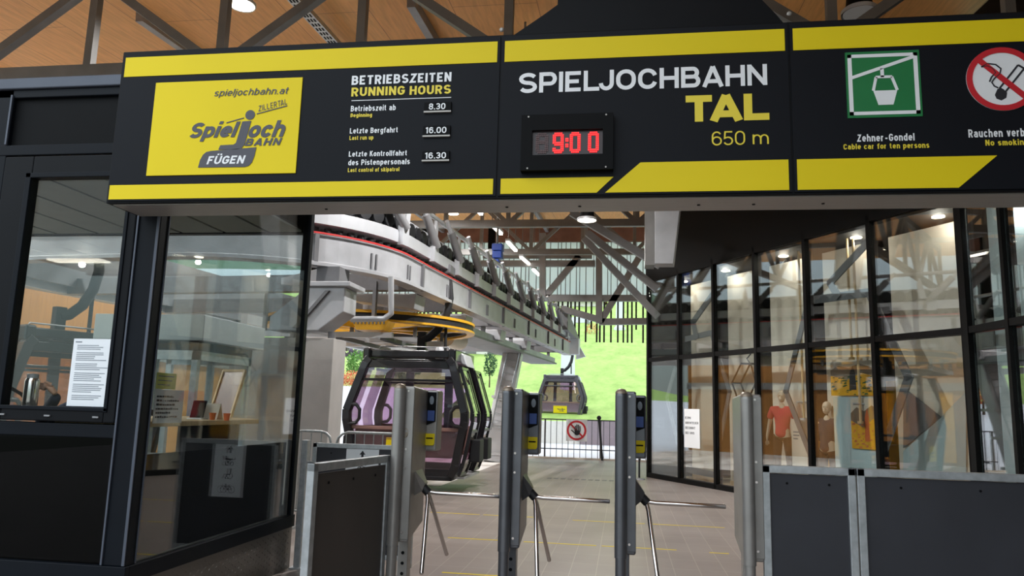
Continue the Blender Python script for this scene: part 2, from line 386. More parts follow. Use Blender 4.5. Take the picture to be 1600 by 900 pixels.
# ------------------------------------------------------------------ grotesk lettering drawn as stroke ribbons
def _arc(cx, cy, rx, ry, a0, a1, n=10):
    return [(cx+rx*math.cos(math.radians(a0+(a1-a0)*i/n)), cy+ry*math.sin(math.radians(a0+(a1-a0)*i/n))) for i in range(n+1)]
def glyph(c, W, h, xh=0.74):
    """(width of skeleton, strokes); stroke = (points, closed); cap height 1, half stroke h"""
    T, B, M_ = 1-h, h, 0.5; r = W/2; ry = min(0.5-h, max(r, 0.28)); w = W*.86; q = w/2; X = xh-h; ly = min((xh-2*h)/2, max(q*1.05, .2))
    def ell(x0, x1, y0, y1, k): 
        cx, rx = (x0+x1)/2, (x1-x0)/2; k = min(k, (y1-y0)/2)
        return _arc(cx, y1-k, rx, k, 0, 180)+_arc(cx, y0+k, rx, k, 180, 360)
    o = lambda *p: (list(p), False); C = lambda p: (p, True)
    bowl = lambda x0, x1, y0, y1: [(x0, y1), (x1-(y1-y0)/2*.9, y1)]+_arc(x1-(y1-y0)/2*.9, (y0+y1)/2, (y1-y0)/2*.9, (y1-y0)/2, 90, -90)+[(x0, y0)]
    def S_(W, T, B, k0=25): 
        m = (T+B)/2; u = (T-m)/2; r = W/2
        return _arc(r, T-u, r, u, k0, 180, 9)+_arc(r, T-u, r, u, 180, 262, 4)[1:]+_arc(r, B+u, r, u, 82, 0, 4)+_arc(r, B+u, r, u, 0, -155, 9)[1:]
    D = {
     'I': (0, [o((0, 0), (0, 1))]), 'L': (W*.85, [o((0, 1), (0, B), (W*.85+h*.6, B))]), 'T': (W, [o((-h*.6, T), (W+h*.6, T)), o((r, T), (r, 0))]),
     'E': (W*.85, [o((W*.85+h*.6, T), (0, T), (0, B), (W*.85+h*.6, B)), o((0, M_), (W*.8, M_))]), 'F': (W*.8, [o((W*.8+h*.6, T), (0, T), (0, 0)), o((0, M_), (W*.75, M_))]),
     'H': (W, [o((0, 0), (0, 1)), o((W, 0), (W, 1)), o((0, M_), (W, M_))]), 'N': (W, [o((0, 0), (0, 1)), o((W, 0), (W, 1)), o((0, 1-h*.6), (W, h*.6))]),
     'A': (W*1.06, [o((-h*.3, 0), (W*.53, 1-h*.2)), o((W*.53, 1-h*.2), (W*1.06+h*.3, 0)), o((W*.19, .27), (W*.87, .27))]),
     'P': (W*.95, [o((0, 0), (0, 1)), (bowl(0, W*.95, .43, T), False)]), 'R': (W, [o((0, 0), (0, 1)), (bowl(0, W*.96, .46, T), False), o((W*.5, .46), (W*.98, 0))]),
     'B': (W, [o((0, 0), (0, 1)), (bowl(0, W*.92, .52, T), False), (bowl(0, W, B, .52), False)]),
     'O': (W*1.06, [C(ell(0, W*1.06, B, T, ry))]), 'C': (W*1.02, [(_arc(r*1.02, T-ry, r*1.02, ry, 15, 180)+_arc(r*1.02, B+ry, r*1.02, ry, 180, 345), False)]),
     'G': (W*1.03, [(_arc(r*1.03, T-ry, r*1.03, ry, 20, 180)+_arc(r*1.03, B+ry, r*1.03, ry, 180, 350)+[(W*1.03, .46), (r*1.03, .46)], False)]),
     'U': (W, [([(0, 1), (0, B+ry)]+_arc(r, B+ry, r, ry, 180, 360)+[(W, 1)], False)]), 'J': (W*.75, [([(W*.75, 1), (W*.75, B+ry*.8)]+_arc(W*.375, B+ry*.8, W*.375, ry*.8, 0, -180), False)]),
     'S': (W, [(S_(W, T, B), False)]), 'Z': (W, [o((0, T), (W, T), (0, B), (W+h*.5, B))]), 'K': (W, [o((0, 0), (0, 1)), o((W, 1), (0, .42)), o((W*.35, .6), (W+h*.2, 0))]),
     '0': (W*.95, [C(ell(0, W*.95, B, T, .3))]), '1': (W*.5, [o((0, .78), (W*.45, .93)), o((W*.45, 0), (W*.45, 1))]), '3': (W*.9, [(_arc(W*.43, T-.22, W*.43, .22, 160, -90)+[(W*.3, T-.44)], False), (_arc(W*.43, B+.24, W*.47, .24, 90, -160), False)]),
     '5': (W*.92, [([(W*.9, T), (W*.1, T), (W*.04, .5)]+_arc(W*.43, B+.26, W*.47, .26, 120, -155), False)]), '6': (W*.95, [(_arc(W*.47, T-.3, W*.47, .3, 30, 180)+[(0, B+.27)], False), C(ell(0, W*.95, B, .60, .27))]), '8': (W*.95, [C(ell(.02, W*.93, .53, T, .23)), C(ell(0, W*.95, B, .53, .25))]),
     '.': (0, [o((0, 0), (0, 2*h))]), '-': (W*.75, [o((0, .38), (W*.75, .38))]),
     'a': (w, [(_arc(q, X-ly*.9, q, ly*.9, 155, 0)+[(w, 0)], False), C(ell(0, w, B, xh*.58, .17))]), 'b': (w, [o((0, 0), (0, 1)), C(ell(0, w, B, X, ly))]), 'd': (w, [o((w, 0), (w, 1)), C(ell(0, w, B, X, ly))]),
     'c': (w*.95, [(_arc(q*.95, X-ly, q*.95, ly, 25, 180)+_arc(q*.95, B+ly, q*.95, ly, 180, 335), False)]), 'e': (w, [o((0, xh*.5), (w, xh*.5)), ([(w, xh*.5-h)]+_arc(q, X-ly, q, ly, 0, 180)+_arc(q, B+ly, q, ly, 180, 325), False)]),
     'f': (w*.5, [([(w*.2, 0), (w*.2, T-.15)]+_arc(w*.2+.17, T-.15, .17, .15, 180, 80, 5), False), o((-.1, xh-h), (w*.6, xh-h))]), 'g': (w, [C(ell(0, w, B, X, ly)), ([(w, xh), (w, -.08)]+_arc(q, -.08, q, .13, 0, -160), False)]),
     'h': (w, [o((0, 0), (0, 1)), (_arc(q, X-ly, q, ly, 180, 0)+[(w, 0)], False)]), 'i': (0, [o((0, 0), (0, xh)), o((0, .86), (0, .86+1.7*h))]), 'j': (0, [([(0, xh), (0, -.1)]+_arc(-.14, -.1, .14, .12, 0, -80, 5), False), o((0, .86), (0, .86+1.7*h))]),
     'k': (w*.95, [o((0, 0), (0, 1)), o((w*.9, xh), (0, .3)), o((w*.35, .45), (w, 0))]), 'l': (0, [o((0, 0), (0, 1))]), 'm': (w*1.6, [o((0, 0), (0, xh)), (_arc(w*.4, X-ly, w*.4, ly, 180, 0)+[(w*.8, 0)], False), (_arc(w*1.2, X-ly, w*.4, ly, 180, 0)+[(w*1.6, 0)], False)]),
     'n': (w, [o((0, 0), (0, xh)), (_arc(q, X-ly, q, ly, 180, 0)+[(w, 0)], False)]), 'o': (w, [C(ell(0, w, B, X, ly))]), 'p': (w, [o((0, xh), (0, -.24)), C(ell(0, w, B, X, ly))]),
     'r': (w*.55, [o((0, 0), (0, xh)), (_arc(w*.55, X-ly, w*.55, ly, 180, 85, 6), False)]), 's': (w*.9, [(S_(w*.9, X, B, 30), False)]), 't': (w*.5, [([(w*.15, .95), (w*.15, B+.13)]+_arc(w*.15+.14, B+.13, .14, .13, 180, 280, 5), False), o((-.1, X), (w*.55, X))]),
     'u': (w, [o((w, 0), (w, xh)), ([(0, xh), (0, B+ly)]+_arc(q, B+ly, q, ly, 180, 360), False)]), 'v': (w, [o((0, xh), (q, h*.3)), o((q, h*.3), (w, xh))]), 'z': (w*.9, [o((0, X), (w*.85, X), (0, B), (w*.95, B))]),
    }
    if c == 'Ü': a, s_ = D['U']; return a, s_+[o((W*.22, 1.1), (W*.22, 1.1+1.8*h)), o((W*.78, 1.1), (W*.78, 1.1+1.8*h))]
    return D.get(c)
def _ribbon(bm, pts, closed, h, tf):
    n = len(pts); P = [Vector(p) for p in pts]; L_, R_ = [], []
    for i in range(n):
        a = P[i-1] if (i > 0 or closed) else None; b_ = P[(i+1) % n] if (i < n-1 or closed) else None
        d0 = (P[i]-a) if a is not None else (b_-P[i]); d1 = (b_-P[i]) if b_ is not None else d0
        if d0.length < 1e-6: d0 = d1
        if d1.length < 1e-6: d1 = d0
        d0 = d0.normalized(); d1 = d1.normalized(); n0 = Vector((-d0.y, d0.x)); n1 = Vector((-d1.y, d1.x)); m = n0+n1
        m = n0 if m.length < .35 else m.normalized(); k = h/max(.45, m.dot(n0))
        L_.append(bm.verts.new(tf(P[i]+m*k))); R_.append(bm.verts.new(tf(P[i]-m*k)))
    for i in range(n if closed else n-1):
        j = (i+1) % n
        try: bm.faces.new((R_[i], R_[j], L_[j], L_[i]))
        except ValueError: pass
def gtext(name, s_, O, R_, U_, wd, ht, m, parent, W=.42, h=.1, gap=.12, shear=0.0, depth=0.0):
    """grotesk lettering whose ink fills the box from lower-left O, wd along R_, ht along U_"""
    O, R_, U_ = Vector(O), Vector(R_), Vector(U_); N = R_.cross(U_); x = 0; strokes = []; prev = ''
    for c in s_:
        if c == ' ': x += .26+gap; continue
        g_ = glyph(c, W, h)
        if g_ is None: continue
        x += h
        if prev+c in ('LJ', 'TA'): x -= .16
        prev = c
        for p, cl in g_[1]: strokes.append(([(px+x, py) for px, py in p], cl))
        x += g_[0]+h+gap
    bm_ = bmesh.new()
    for k, (p, cl) in enumerate(strokes): _ribbon(bm_, p, cl, h, lambda v: Vector((v.x+v.y*shear, v.y, 0.0003*(k % 4))))
    xs = [v.co.x for v in bm_.verts]; ys = [v.co.y for v in bm_.verts]; x0, x1, y0, y1 = min(xs), max(xs), min(ys), max(ys)
    for v in bm_.verts: v.co = O+R_*((v.co.x-x0)/(x1-x0)*wd)+U_*((v.co.y-y0)/(y1-y0)*ht)+N*(depth+v.co.z)
    mb = MB(); mb.bm.free(); mb.bm = bm_
    o_ = mb.build(name, m, parent)
    return o_
# ================================================================== THE SETTING
def ceil_z(Y): return 6.58 + 0.068*Y
# floor
E0 = atZ(686, 760, 0); E1 = atZ(782, 723, 0)
ed = (E1-E0); ed.normalize()
def edge_x(Y): return E0.x + (Y-E0.y)*ed.x/ed.y
f = MB()
f.prism([(-16, -14, -0.2), (12, -14, -0.2), (12, 24.2, -0.2), (edge_x(24.2), 24.2, -0.2), (edge_x(14.3), 14.3, -0.2), (-16, 14.3, -0.2)], (0, 0, 0.2))
struct(f.build('floor', 'tile'))
f = MB(); f.prism([(-16, 14.3, -0.2), (edge_x(14.3), 14.3, -0.2), (edge_x(24.2), 24.2, -0.2), (-16, 24.2, -0.2)], (0, 0, 0.17))
struct(f.build('trim_1', 'slab'))
# wooden roof deck, a slab rising away from the street side
def roof_prism(pts):
    mb = MB(); a = [mb.bm.verts.new((x, y, ceil_z(y))) for x, y in pts]; c = [mb.bm.verts.new((x, y, ceil_z(y)+0.25)) for x, y in pts]
    n = len(pts); mb.bm.faces.new(a); mb.bm.faces.new(list(reversed(c)))
    for i in range(n): mb.bm.faces.new((a[i], c[i], c[(i+1) % n], a[(i+1) % n]))
    return mb
struct(roof_prism([(-15, 3.0), (-15, 29.6), (11, 29.6), (11, -9), (2.2, -9), (1.0, -1.0), (-3, 3.0)]).build('ceiling', 'ceil'))  # unseen front outline shaped to dim the light reaching the sign
# left timber wall behind the far track
f = MB(); f.box(-12.8, -12.6, 7.5, 24, 0.0, 4.6); struct(f.build('wall_left', 'clt'))
# shopfront axes: s runs along the glass from the far corner towards the street
F0 = Vector((0.60, 18.35, 0)); FD = Vector((4.05, -7.22, 0)).normalized(); FN = Vector((FD.y, -FD.x, 0))   # FN points into the hall
def fp(s_, z, n=0.0): return F0 + FD*s_ + Vector((0, 0, z)) + FN*n
def fbx(mb, s0, s1, n0, n1, z0, z1): return mb.fbox(F0, FD, FN, Vector((0, 0, 1)), (s0, s1), (n0, n1), (z0, z1))
CORNER = fp(8.28, 0)
G2 = Vector((4.86, 8.9, 0)); GD = (G2-CORNER); GD.z = 0; GD.normalize(); GN = Vector((GD.y, -GD.x, 0))
def gbx(mb, s0, s1, n0, n1, z0, z1): return mb.fbox(CORNER, GD, GN, Vector((0, 0, 1)), (s0, s1), (n0, n1), (z0, z1))
# black wall over the shopfront
f = MB(); fbx(f, -0.15, 8.28, -0.35, 0.0, 4.67, 7.35); gbx(f, 0.0, 5.2, -0.35, 0.0, 4.67, 7.0)
struct(f.build('wall_right', 'darkframe'))
# shop rooms behind the glass
f = MB(); fbx(f, -0.1, 8.6, -4.2, -4.0, 0.0, 4.67); struct(f.build('wall_shop_back', 'shopdark'))
f = MB(); fbx(f, -0.15, -0.02, -4.0, -0.1, 0.0, 4.67); struct(f.build('wall_shop_end', 'shopdark'))
f = MB(); fbx(f, -0.1, 13.0, -5.0, -0.06, 4.55, 4.66); struct(f.build('ceiling_shop', 'shopdark'))
f = MB(); gbx(f, 5.2, 5.4, -3.0, 0.0, 0.0, 7.0); f.box(4.95, 5.15, -8.5, 5.75, 0, 6.0); struct(f.build('wall_street', 'darkframe'))
MUL = [0.0, 1.3, 2.6, 3.92, 5.28, 6.72, 8.28]
f = MB()
for i, s_ in enumerate(MUL): fbx(f, s_-0.035, s_+0.035, -0.12, 0.05, 0.0, 4.72)
fbx(f, 0, 8.28, -0.12, 0.05, 0.0, 0.10); fbx(f, 0, 8.28, -0.12, 0.04, 2.675, 2.765); fbx(f, 0, 8.28, -0.12, 0.05, 4.60, 4.72)
w1 = struct(f.build('window_1', 'darkframe'))
for i in range(6):
    for z0, z1 in ((0.10, 2.675), (2.765, 4.60)):
        g = MB(); fbx(g, MUL[i]+0.035, MUL[i+1]-0.035, -0.02, 0.0, z0, z1); g.build('pane', 'glass_f', w1)
MUL2 = [0.14, 1.02, 2.1, 3.2, 4.3, 5.2]
f = MB()
gbx(f, -0.02, 0.14, -0.12, 0.05, 0, 4.72)
for s_ in MUL2[1:]: gbx(f, s_-0.035, s_+0.035, -0.12, 0.05, 0.0, 4.72)
gbx(f, 0, 5.2, -0.12, 0.05, 0.0, 0.10); gbx(f, 0, 5.2, -0.12, 0.04, 2.675, 2.765); gbx(f, 0, 5.2, -0.12, 0.05, 4.60, 4.72)
w2 = struct(f.build('window_2', 'darkframe'))
for i in range(5):
    for z0, z1 in ((0.10, 2.675), (2.765, 4.60)):
        g = MB(); gbx(g, MUL2[i]+0.035, MUL2[i+1]-0.035, -0.02, 0.0, z0, z1); g.build('pane', 'glass_f', w2)

# added shop lights: made-up ceiling discs and lamps that brighten the display
for k, s_ in enumerate((0.8, 2.4, 4.2, 6.0, 7.6)):
    q = fp(s_, 4.55, -0.45)
    d = MB().lathe([(0.09, 0.0), (0.09, -0.015)], q, 20).build('shop_downlight', 'downl')
    tag(d, ['round downlight in the shop ceiling at its far glass corner', 'round downlight in the shop ceiling over the white notice',
            'round downlight in the shop ceiling over the hexagon lantern', 'round downlight in the shop ceiling over the red-shirted mannequin',
            'round downlight in the shop ceiling nearest the street corner'][k], 'ceiling light', 'shop downlights')
    point_light('downlight_lamp', q-Vector((0, 0, 0.12)), 10, (1.0, 0.92, 0.8), 0.05)

for k, s_ in enumerate((0.9, 3.0)):  # two more added discs with lamps, to brighten the blind panels
    q = CORNER+GD*s_-GN*.16+Vector((0, 0, 4.55)); d = MB().lathe([(0.09, 0.0), (0.09, -0.015)], q, 20).build('shop_downlight', 'downl')
    tag(d, ['round downlight above the first street side pane at the right edge', 'round downlight above a street side pane outside the right edge'][k], 'ceiling light', 'shop downlights'); point_light('downlight_lamp', q-Vector((0, 0, .4)), 14, (1.0, 0.95, .88), .05)
# ================================================================== OUTDOORS
def terrain(name, x0, x1, y0, y1, nx, ny, hf, m):
    mb = MB(); vs = [[mb.bm.verts.new((x0+(x1-x0)*i/nx, y0+(y1-y0)*j/ny, hf(x0+(x1-x0)*i/nx, y0+(y1-y0)*j/ny))) for i in range(nx+1)] for j in range(ny+1)]
    for j in range(ny):
        for i in range(nx): mb.bm.faces.new((vs[j][i], vs[j][i+1], vs[j+1][i+1], vs[j+1][i]))
    return mb.build(name, m, smooth=True)
def hill(x, y):
    base = 0.95 + 0.17*(max(y-36, 0)) + 0.0016*max(y-36, 0)**2*0.5
    return base + 0.25*math.sin(x*0.13+1)*math.sin(y*0.09) + 0.012*max(0, -x-8)*0
struct(terrain('hill_meadow', -60, 90, 36.0, 150, 60, 50, hill, 'grass'))
def mountain(x, y):
    t = (y-150)/350
    return hill(x, 150)-1 + 150*t + 14*math.sin(x*0.045)*t + 9*math.sin(x*0.11+y*0.03)*t
struct(terrain('forest_mountain', -420, 420, 149, 500, 60, 30, mountain, 'leafd'))
f = MB(); f.prism([(-60, 24.2, -0.5), (60, 24.2, -0.5), (60, 36.2, -0.35), (-60, 36.2, -0.35)], (0, 0, 0.3)); struct(f.build('road', 'road'))
# mauve retaining wall at the foot of the meadow
xw = atY(906, 680, 35.5).x
f = MB(); f.prism([(-12.0, 35.5, -0.3), (xw, 35.5, -0.3), (xw, 36.2, -0.3), (-12.0, 36.2, -0.3)], (0, 0, 1.25)); struct(f.build('kerb_wall', 'house'))
f = MB(); f.prism([(xw, 35.4, -0.3), (22, 33.5, -0.3), (22, 34.9, -0.3), (xw, 36.2, -0.3)], (0, 0, 1.35))
r = f.build('retaining_wall', 'retain'); r['kind'] = 'structure'
f = MB(); f.prism([(-60, 24.2, -0.9), (60, 24.2, -0.9), (60, 160, -0.9), (-60, 160, -0.9)], (0, 0, 0.35)); struct(f.build('ground', 'grass'))
# ground left of the meadow: lawn, bank
def bank(x, y): return -0.15 + min(12, max(0, y-30))*0.22 + max(0, y-42)*0.10
struct(terrain('rising_road', -70, -8.6, 28.0, 42, 30, 14, bank, 'road')); struct(terrain('lawn_bank', -70, -8.6, 42.0, 66, 30, 16, bank, 'grass'))
# ================================================================== OVERHEAD SIGN
SY = 4.10
X_, Z_, Y_ = Vector((1, 0, 0)), Vector((0, 0, 1)), Vector((0, 1, 0))
def sp(px, py): return atY(px, py, SY)
SL, SR = -3.16, 3.0
zb, zt = 2.655, 3.70
zbot = (sp(170, 318).z + sp(1236, 303).z)/2; ztop = (sp(190, 82).z + sp(1228, 33).z)/2
sign = thing('overhead_sign', 'long black and yellow overhead sign board spanning above the turnstiles', 'sign', ((SL+SR)/2, SY+0.15, zbot))
MB().box(SL, SR, SY+0.004, SY+0.30, zbot, ztop).build('housing', 'black', sign, bevel=0.004)
u = MB().box(SL+0.03, SR-0.03, SY+0.03, SY+0.30, zbot-0.006, zbot); u.build('underside_panel', 'alu', sign)
JX = [(sp(782, 65).x+sp(778, 300).x)/2, (sp(1232, 45).x+sp(1239, 295).x)/2]
panels = [(SL+0.012, JX[0]-0.006), (JX[0]+0.006, JX[1]-0.006), (JX[1]+0.006, SR-0.01)]
for a, c in panels: MB().box(a, c, SY-0.004, SY+0.004, zbot+0.012, ztop-0.012).build('face_panel', 'signblack', sign)
for k, px in enumerate((505, 790, 905, 1093, 1180, 1290)):
    q = atY(px, 322, SY+0.12); MB().lathe([(0.009, -0.004), (0.009, 0), (0.004, 0)], (q.x, SY+0.17, zbot-0.006), 10, Z=(0, 0, 1)).build('bolt', 'gap', sign)
def poly(name, pts, m, th=0.003, off=0.0, par=None):
    mb = MB(); mb.prism([(p.x, SY-0.004-off, p.z) for p in pts], (0, -th, 0)); return mb.build(name, m, par or sign)
def zmean(ptl): return sum(sp(*p).z for p in ptl)/len(ptl)
zt1 = zmean([(189, 90.2), (550, 76), (800, 66.4), (1228, 44.7)]); zt0 = zmean([(188, 120), (550, 109), (800, 98), (1228, 78)])
zs1 = zmean([(172, 288.5), (774, 281.5)]); zs0 = zmean([(170, 310.4), (550, 307.3), (773, 305)])
HG = 0.022
def strip(x0, x1, z0, z1): return [Vector((x0, 0, z0)), Vector((x1, 0, z0)), Vector((x1, 0, z1)), Vector((x0, 0, z1))]
poly('top_stripe', strip(SL+0.03, JX[0]-HG, zt0, zt1), 'yellow'); poly('top_stripe', strip(JX[0]+HG, JX[1]-HG, zt0, zt1), 'yellow'); poly('top_stripe', strip(JX[1]+HG, SR-0.03, zt0, zt1), 'yellow')
poly('bottom_stripe', strip(SL+0.02, JX[0]-HG, zs0, zs1), 'yellow')
c4 = lambda x, y: sp(800+x/3.215, 40+y/3.215)
c5 = lambda x, y: sp(1220+x/2.813, y/2.813)
c2 = lambda x, y: sp(150+x/3.215, 60+y/3.215)
c3 = lambda x, y: sp(500+x/3.215, 60+y/3.215)
zs2 = (c4(645, 692).z+c4(1390, 672).z)/2
poly('bottom_stripe', [Vector((JX[0]+HG, 0, zs0)), Vector((c4(425, 843).x, 0, zs0)), Vector((c4(510, 762).x, 0, zs1)), Vector((JX[0]+HG, 0, zs1))], 'yellow')
poly('bottom_stripe', [Vector((c4(468, 842).x, 0, zs0)), Vector((JX[1]-HG, 0, zs0)), Vector((JX[1]-HG, 0, zs2)), Vector((c4(645, 692).x, 0, zs2))], 'yellow')
poly('bottom_stripe', [Vector((JX[1]+HG, 0, zs0)), Vector((c5(780, 818).x, 0, zs0)), Vector((c5(948, 678).x, 0, zs2)), Vector((JX[1]+HG, 0, zs2))], 'yellow')
def st(name, s_, cf, xl, xr, yt, yb, m, W=.42, h=.1, shear=0.0, par=None, off=0.006, gap=.12):
    xm = (xl+xr)/2; a = cf(xl, (yt+yb)/2); c = cf(xr, (yt+yb)/2); z1 = cf(xm, yt).z; z0 = cf(xm, yb).z
    return gtext(name, s_, (a.x, SY-off, z0), X_, Z_, c.x-a.x, z1-z0, m, par or sign, W, h, gap, shear, 0.0)
# logo board
LB = [sp(243.5, 130), sp(472.5, 122), sp(464.5, 271.6), sp(231.5, 275)]
lx0, lx1 = (LB[0].x+LB[3].x)/2, (LB[1].x+LB[2].x)/2; lz1, lz0 = (LB[0].z+LB[1].z)/2, (LB[2].z+LB[3].z)/2
logo = MB().box(lx0, lx1, SY-0.010, SY-0.004, lz0, lz1).build('logo_board', 'yellow', sign, bevel=0.002)
def lpoly(name, pts, m, off=0.007): return poly(name, [c2(*p) for p in pts], m, 0.002, off, logo)
st('web_address', 'spieljochbahn.at', c2, 600, 972, 255, 298, 'logoink', .46, .066, 0.22, logo, 0.0125, .12)
a = c2(820, 372); c = c2(965, 335); dr = Vector((c.x-a.x, 0, c.z-a.z)); ln = dr.length; dr.normalize(); up = Vector((-dr.z, 0, dr.x))
gtext('place_lettering', 'ZILLERTAL', (a.x, SY-0.0125, a.z), dr, up, ln, 0.037, 'logoink', logo, .48, .06, .16, 0.12, 0.0)
def lline(p, q, wd, name='logo_line'):
    p, q = c2(*p), c2(*q); MB().bar((p.x, SY-0.0118, p.z), (q.x, SY-0.0118, q.z), 0.002, wd).build(name, 'logoink', logo)
lline((812, 383), (965, 342), 0.006); lline((660, 428), (748, 403), 0.006)
p = c2(779, 388); MB().lathe([(0.031, 0), (0.031, 0.002)], (p.x, SY-0.0125, p.z), 28, A=(1, 0, 0), B=(0, 0, 1), Z=(0, 1, 0)).build('logo_dot', 'logoink', logo)
st('logo_lettering', 'Spiel', c2, 478, 728, 421, 520, 'logoink', .50, .112, 0.3, logo, 0.0125, .06)
lpoly('logo_letter_j', [(740, 421), (785, 418), (752, 535), (735, 556), (712, 561), (620, 562), (630, 540), (696, 537), (708, 528)], 'logoink')
st('logo_lettering', 'och', c2, 772, 957, 416, 500, 'logoink', .50, .112, 0.3, logo, 0.0125, .06)
st('logo_lettering', 'BAHN', c2, 752, 940, 504, 543, 'logoink', .62, .12, 0.3, logo, 0.0125, .2)
lpoly('logo_badge', [(518, 652), (528, 615), (543, 588), (560, 574), (582, 569), (810, 550), (802, 590), (788, 626), (772, 643), (752, 649)], 'logoink')
st('badge_lettering', 'FÜGEN', c2, 563, 757, 582, 634, 'white', .52, .10, 0.22, logo, 0.0135, .12)
# running hours
st('heading', 'BETRIEBSZEITEN', c3, 162, 661, 181, 229, 'white', .42, .098)
st('heading', 'RUNNING', c3, 160, 428, 245, 291, 'ytext', .44, .098); st('heading', 'HOURS', c3, 452, 659, 238, 284, 'ytext', .44, .098)
p, q = c3(160, 314), c3(660, 299); MB().box(p.x, q.x, SY-0.006, SY-0.004, (p.z+q.z)/2-0.002, (p.z+q.z)/2+0.002).build('rule', 'white', sign)
for s_, xl, xr, yt, yb, m, bo in (('Betriebszeit ab', 157, 382, 337, 366, 'white', .025), ('Beginning', 155, 263, 377, 402, 'ytext', .03), ('Letzte Bergfahrt', 152, 392, 450, 485, 'white', .025),
        ('Last run up', 150, 270, 490, 516, 'ytext', .03), ('Letzte Kontrollfahrt', 147, 438, 565, 594, 'white', .025), ('des Pistenpersonals', 144, 453, 608, 643, 'white', .025), ('Last control of skipatrol', 142, 400, 650, 676, 'ytext', .03)):
    st('line_of_text', s_, c3, xl, xr, yt, yb, m, .38, .088 if m == 'white' else .095)
for (x0, y0, x1, y1), s_, (tx0, tx1, ty0, ty1) in (((527, 325, 661, 373), '8.30', (551, 634, 332, 363)), ((521, 443, 656, 495), '16.00', (534, 639, 451, 482)), ((517, 570, 652, 618), '16.30', (531, 637, 578, 609))):
    xm = (x0+x1)/2; a, c = c3(x0, y0), c3(x1, y1); za, zc = c3(xm, y0).z, c3(xm, y1).z
    pl = MB().box(a.x, c.x, SY-0.016, SY-0.004, zc, za).build('time_plate', 'gap', sign, bevel=0.002)
    MB().box(a.x, c.x, SY-0.019, SY-0.004, zc-0.004, zc+0.005).build('plate_holder', 'alu', pl)
    st('time_lettering', s_, c3, tx0, tx1, ty0, ty1, 'white', .5, .085, 0, pl, 0.019)
# station name
st('station_name', 'SPIELJOCHBAHN', c4, 36, 1281, 217, 325, 'white', .66, .094, 0, None, 0.006, .10)
st('station_name', 'TAL', c4, 872, 1291, 345, 487, 'ytext', .66, .128, 0, None, 0.006, .06)
st('altitude_number', '650', c4, 1003, 1170, 532, 603, 'ytext', .56, .05, 0, None, 0.006, .10); st('altitude_unit', 'm', c4, 1208, 1289, 548, 597, 'ytext', .60, .05)
# pictogram of a cabin on a rope
g0, g1, g2_, g3 = c5(282, 235), c5(607, 220), c5(620, 512), c5(290, 523)
gx0, gx1, gz1, gz0 = (g0.x+g3.x)/2, (g1.x+g2_.x)/2, (g0.z+g1.z)/2, (g2_.z+g3.z)/2
pic = MB().box(gx0, gx1, SY-0.008, SY-0.004, gz0, gz1).build('cabin_pictogram', 'green', sign)
def gq(x, z): return (gx0+(gx1-gx0)*x, SY-0.0095, gz0+(gz1-gz0)*z)
fr = MB()
for a, c in (((.03, .04), (.97, .09)), ((.03, .91), (.97, .96)), ((.03, .04), (.085, .96)), ((.915, .04), (.97, .96))):
    A, C_ = gq(*a), gq(*c); fr.box(A[0], C_[0], SY-0.0095, SY-0.008, A[2], C_[2])
fr.build('pictogram_border', 'white', pic)
sy = MB()
sy.bar(gq(.06, .60), gq(.93, .90), 0.0015, 0.018); sy.bar(gq(.49, .735), gq(.49, .60), 0.0015, 0.018)
sy.prism([gq(*p) for p in ((.36, .40), (.68, .40), (.62, .185), (.42, .185))], (0, .0015, 0))
for a, c in (((.40, .605), (.62, .605)), ((.405, .605), (.36, .40)), ((.615, .605), (.68, .40))): sy.bar(gq(*a), gq(*c), 0.0015, 0.015)
sy.build('pictogram_symbol', 'white', pic)
st('line_of_text', 'Zehner-Gondel', c5, 332, 586, 590, 622, 'white', .38, .09)
st('line_of_text', 'Cable car for ten persons', c5, 274, 651, 631, 661, 'ytext', .38, .09)
# no smoking
zc_ = c5(978, 349).z; rr_ = (c5(978, 210).z - c5(978, 488).z)/2; xc_ = c5(812, 349).x + rr_
ns = MB().lathe([(rr_, 0), (rr_, 0.003)], (xc_, SY-0.0075, zc_), 48, A=(1, 0, 0), B=(0, 0, 1), Z=(0, 1, 0)).build('no_smoking_pictogram', 'white', sign)
def nq(x, z, o_=0.0085): return (xc_+rr_*x, SY-o_, zc_+rr_*z)
cg = MB()
cg.bar(nq(.05, -.42), nq(.62, .30), 0.001, 0.010); cg.bar(nq(-.10, -.30), nq(.46, .42), 0.001, 0.010); cg.bar(nq(.62, .30), nq(.46, .42), 0.001, 0.010)
cg.prism([nq(*p) for p in ((-.24, -.50), (-.20, -.62), (-.07, -.68), (.07, -.60), (.10, -.44), (.02, -.34), (-.06, -.28), (-.16, -.32))], (0, .001, 0))
cg.pipe([nq(*p, 0.0088) for p in ((-.56, .40), (-.38, .50), (-.16, .46), (-.02, .32), (-.06, .16), (-.22, .02), (-.30, -.10), (-.24, -.22), (-.14, -.28))], 0.004, 6)
cg.pipe([nq(*p, 0.0088) for p in ((-.56, .40), (-.40, .42), (-.26, .34), (-.18, .20), (-.30, .06), (-.36, -.08))], 0.004, 6)
cg.build('cigarette', 'ink', ns)
rg = MB(); rg.ring(nq(0, 0, 0.0105), X_, Z_, rr_, rr_*0.83, (0, .002, 0)); rg.bar(nq(-.62, .62, 0.0105), nq(.62, -.62, 0.0105), 0.002, rr_*0.17); rg.build('prohibition_ring', 'red', ns)
st('line_of_text', 'Rauchen verboten', c5, 822, 1152, 567, 604, 'white', .38, .09)
st('line_of_text', 'No smoking', c5, 897, 1086, 614, 648, 'ytext', .38, .09)
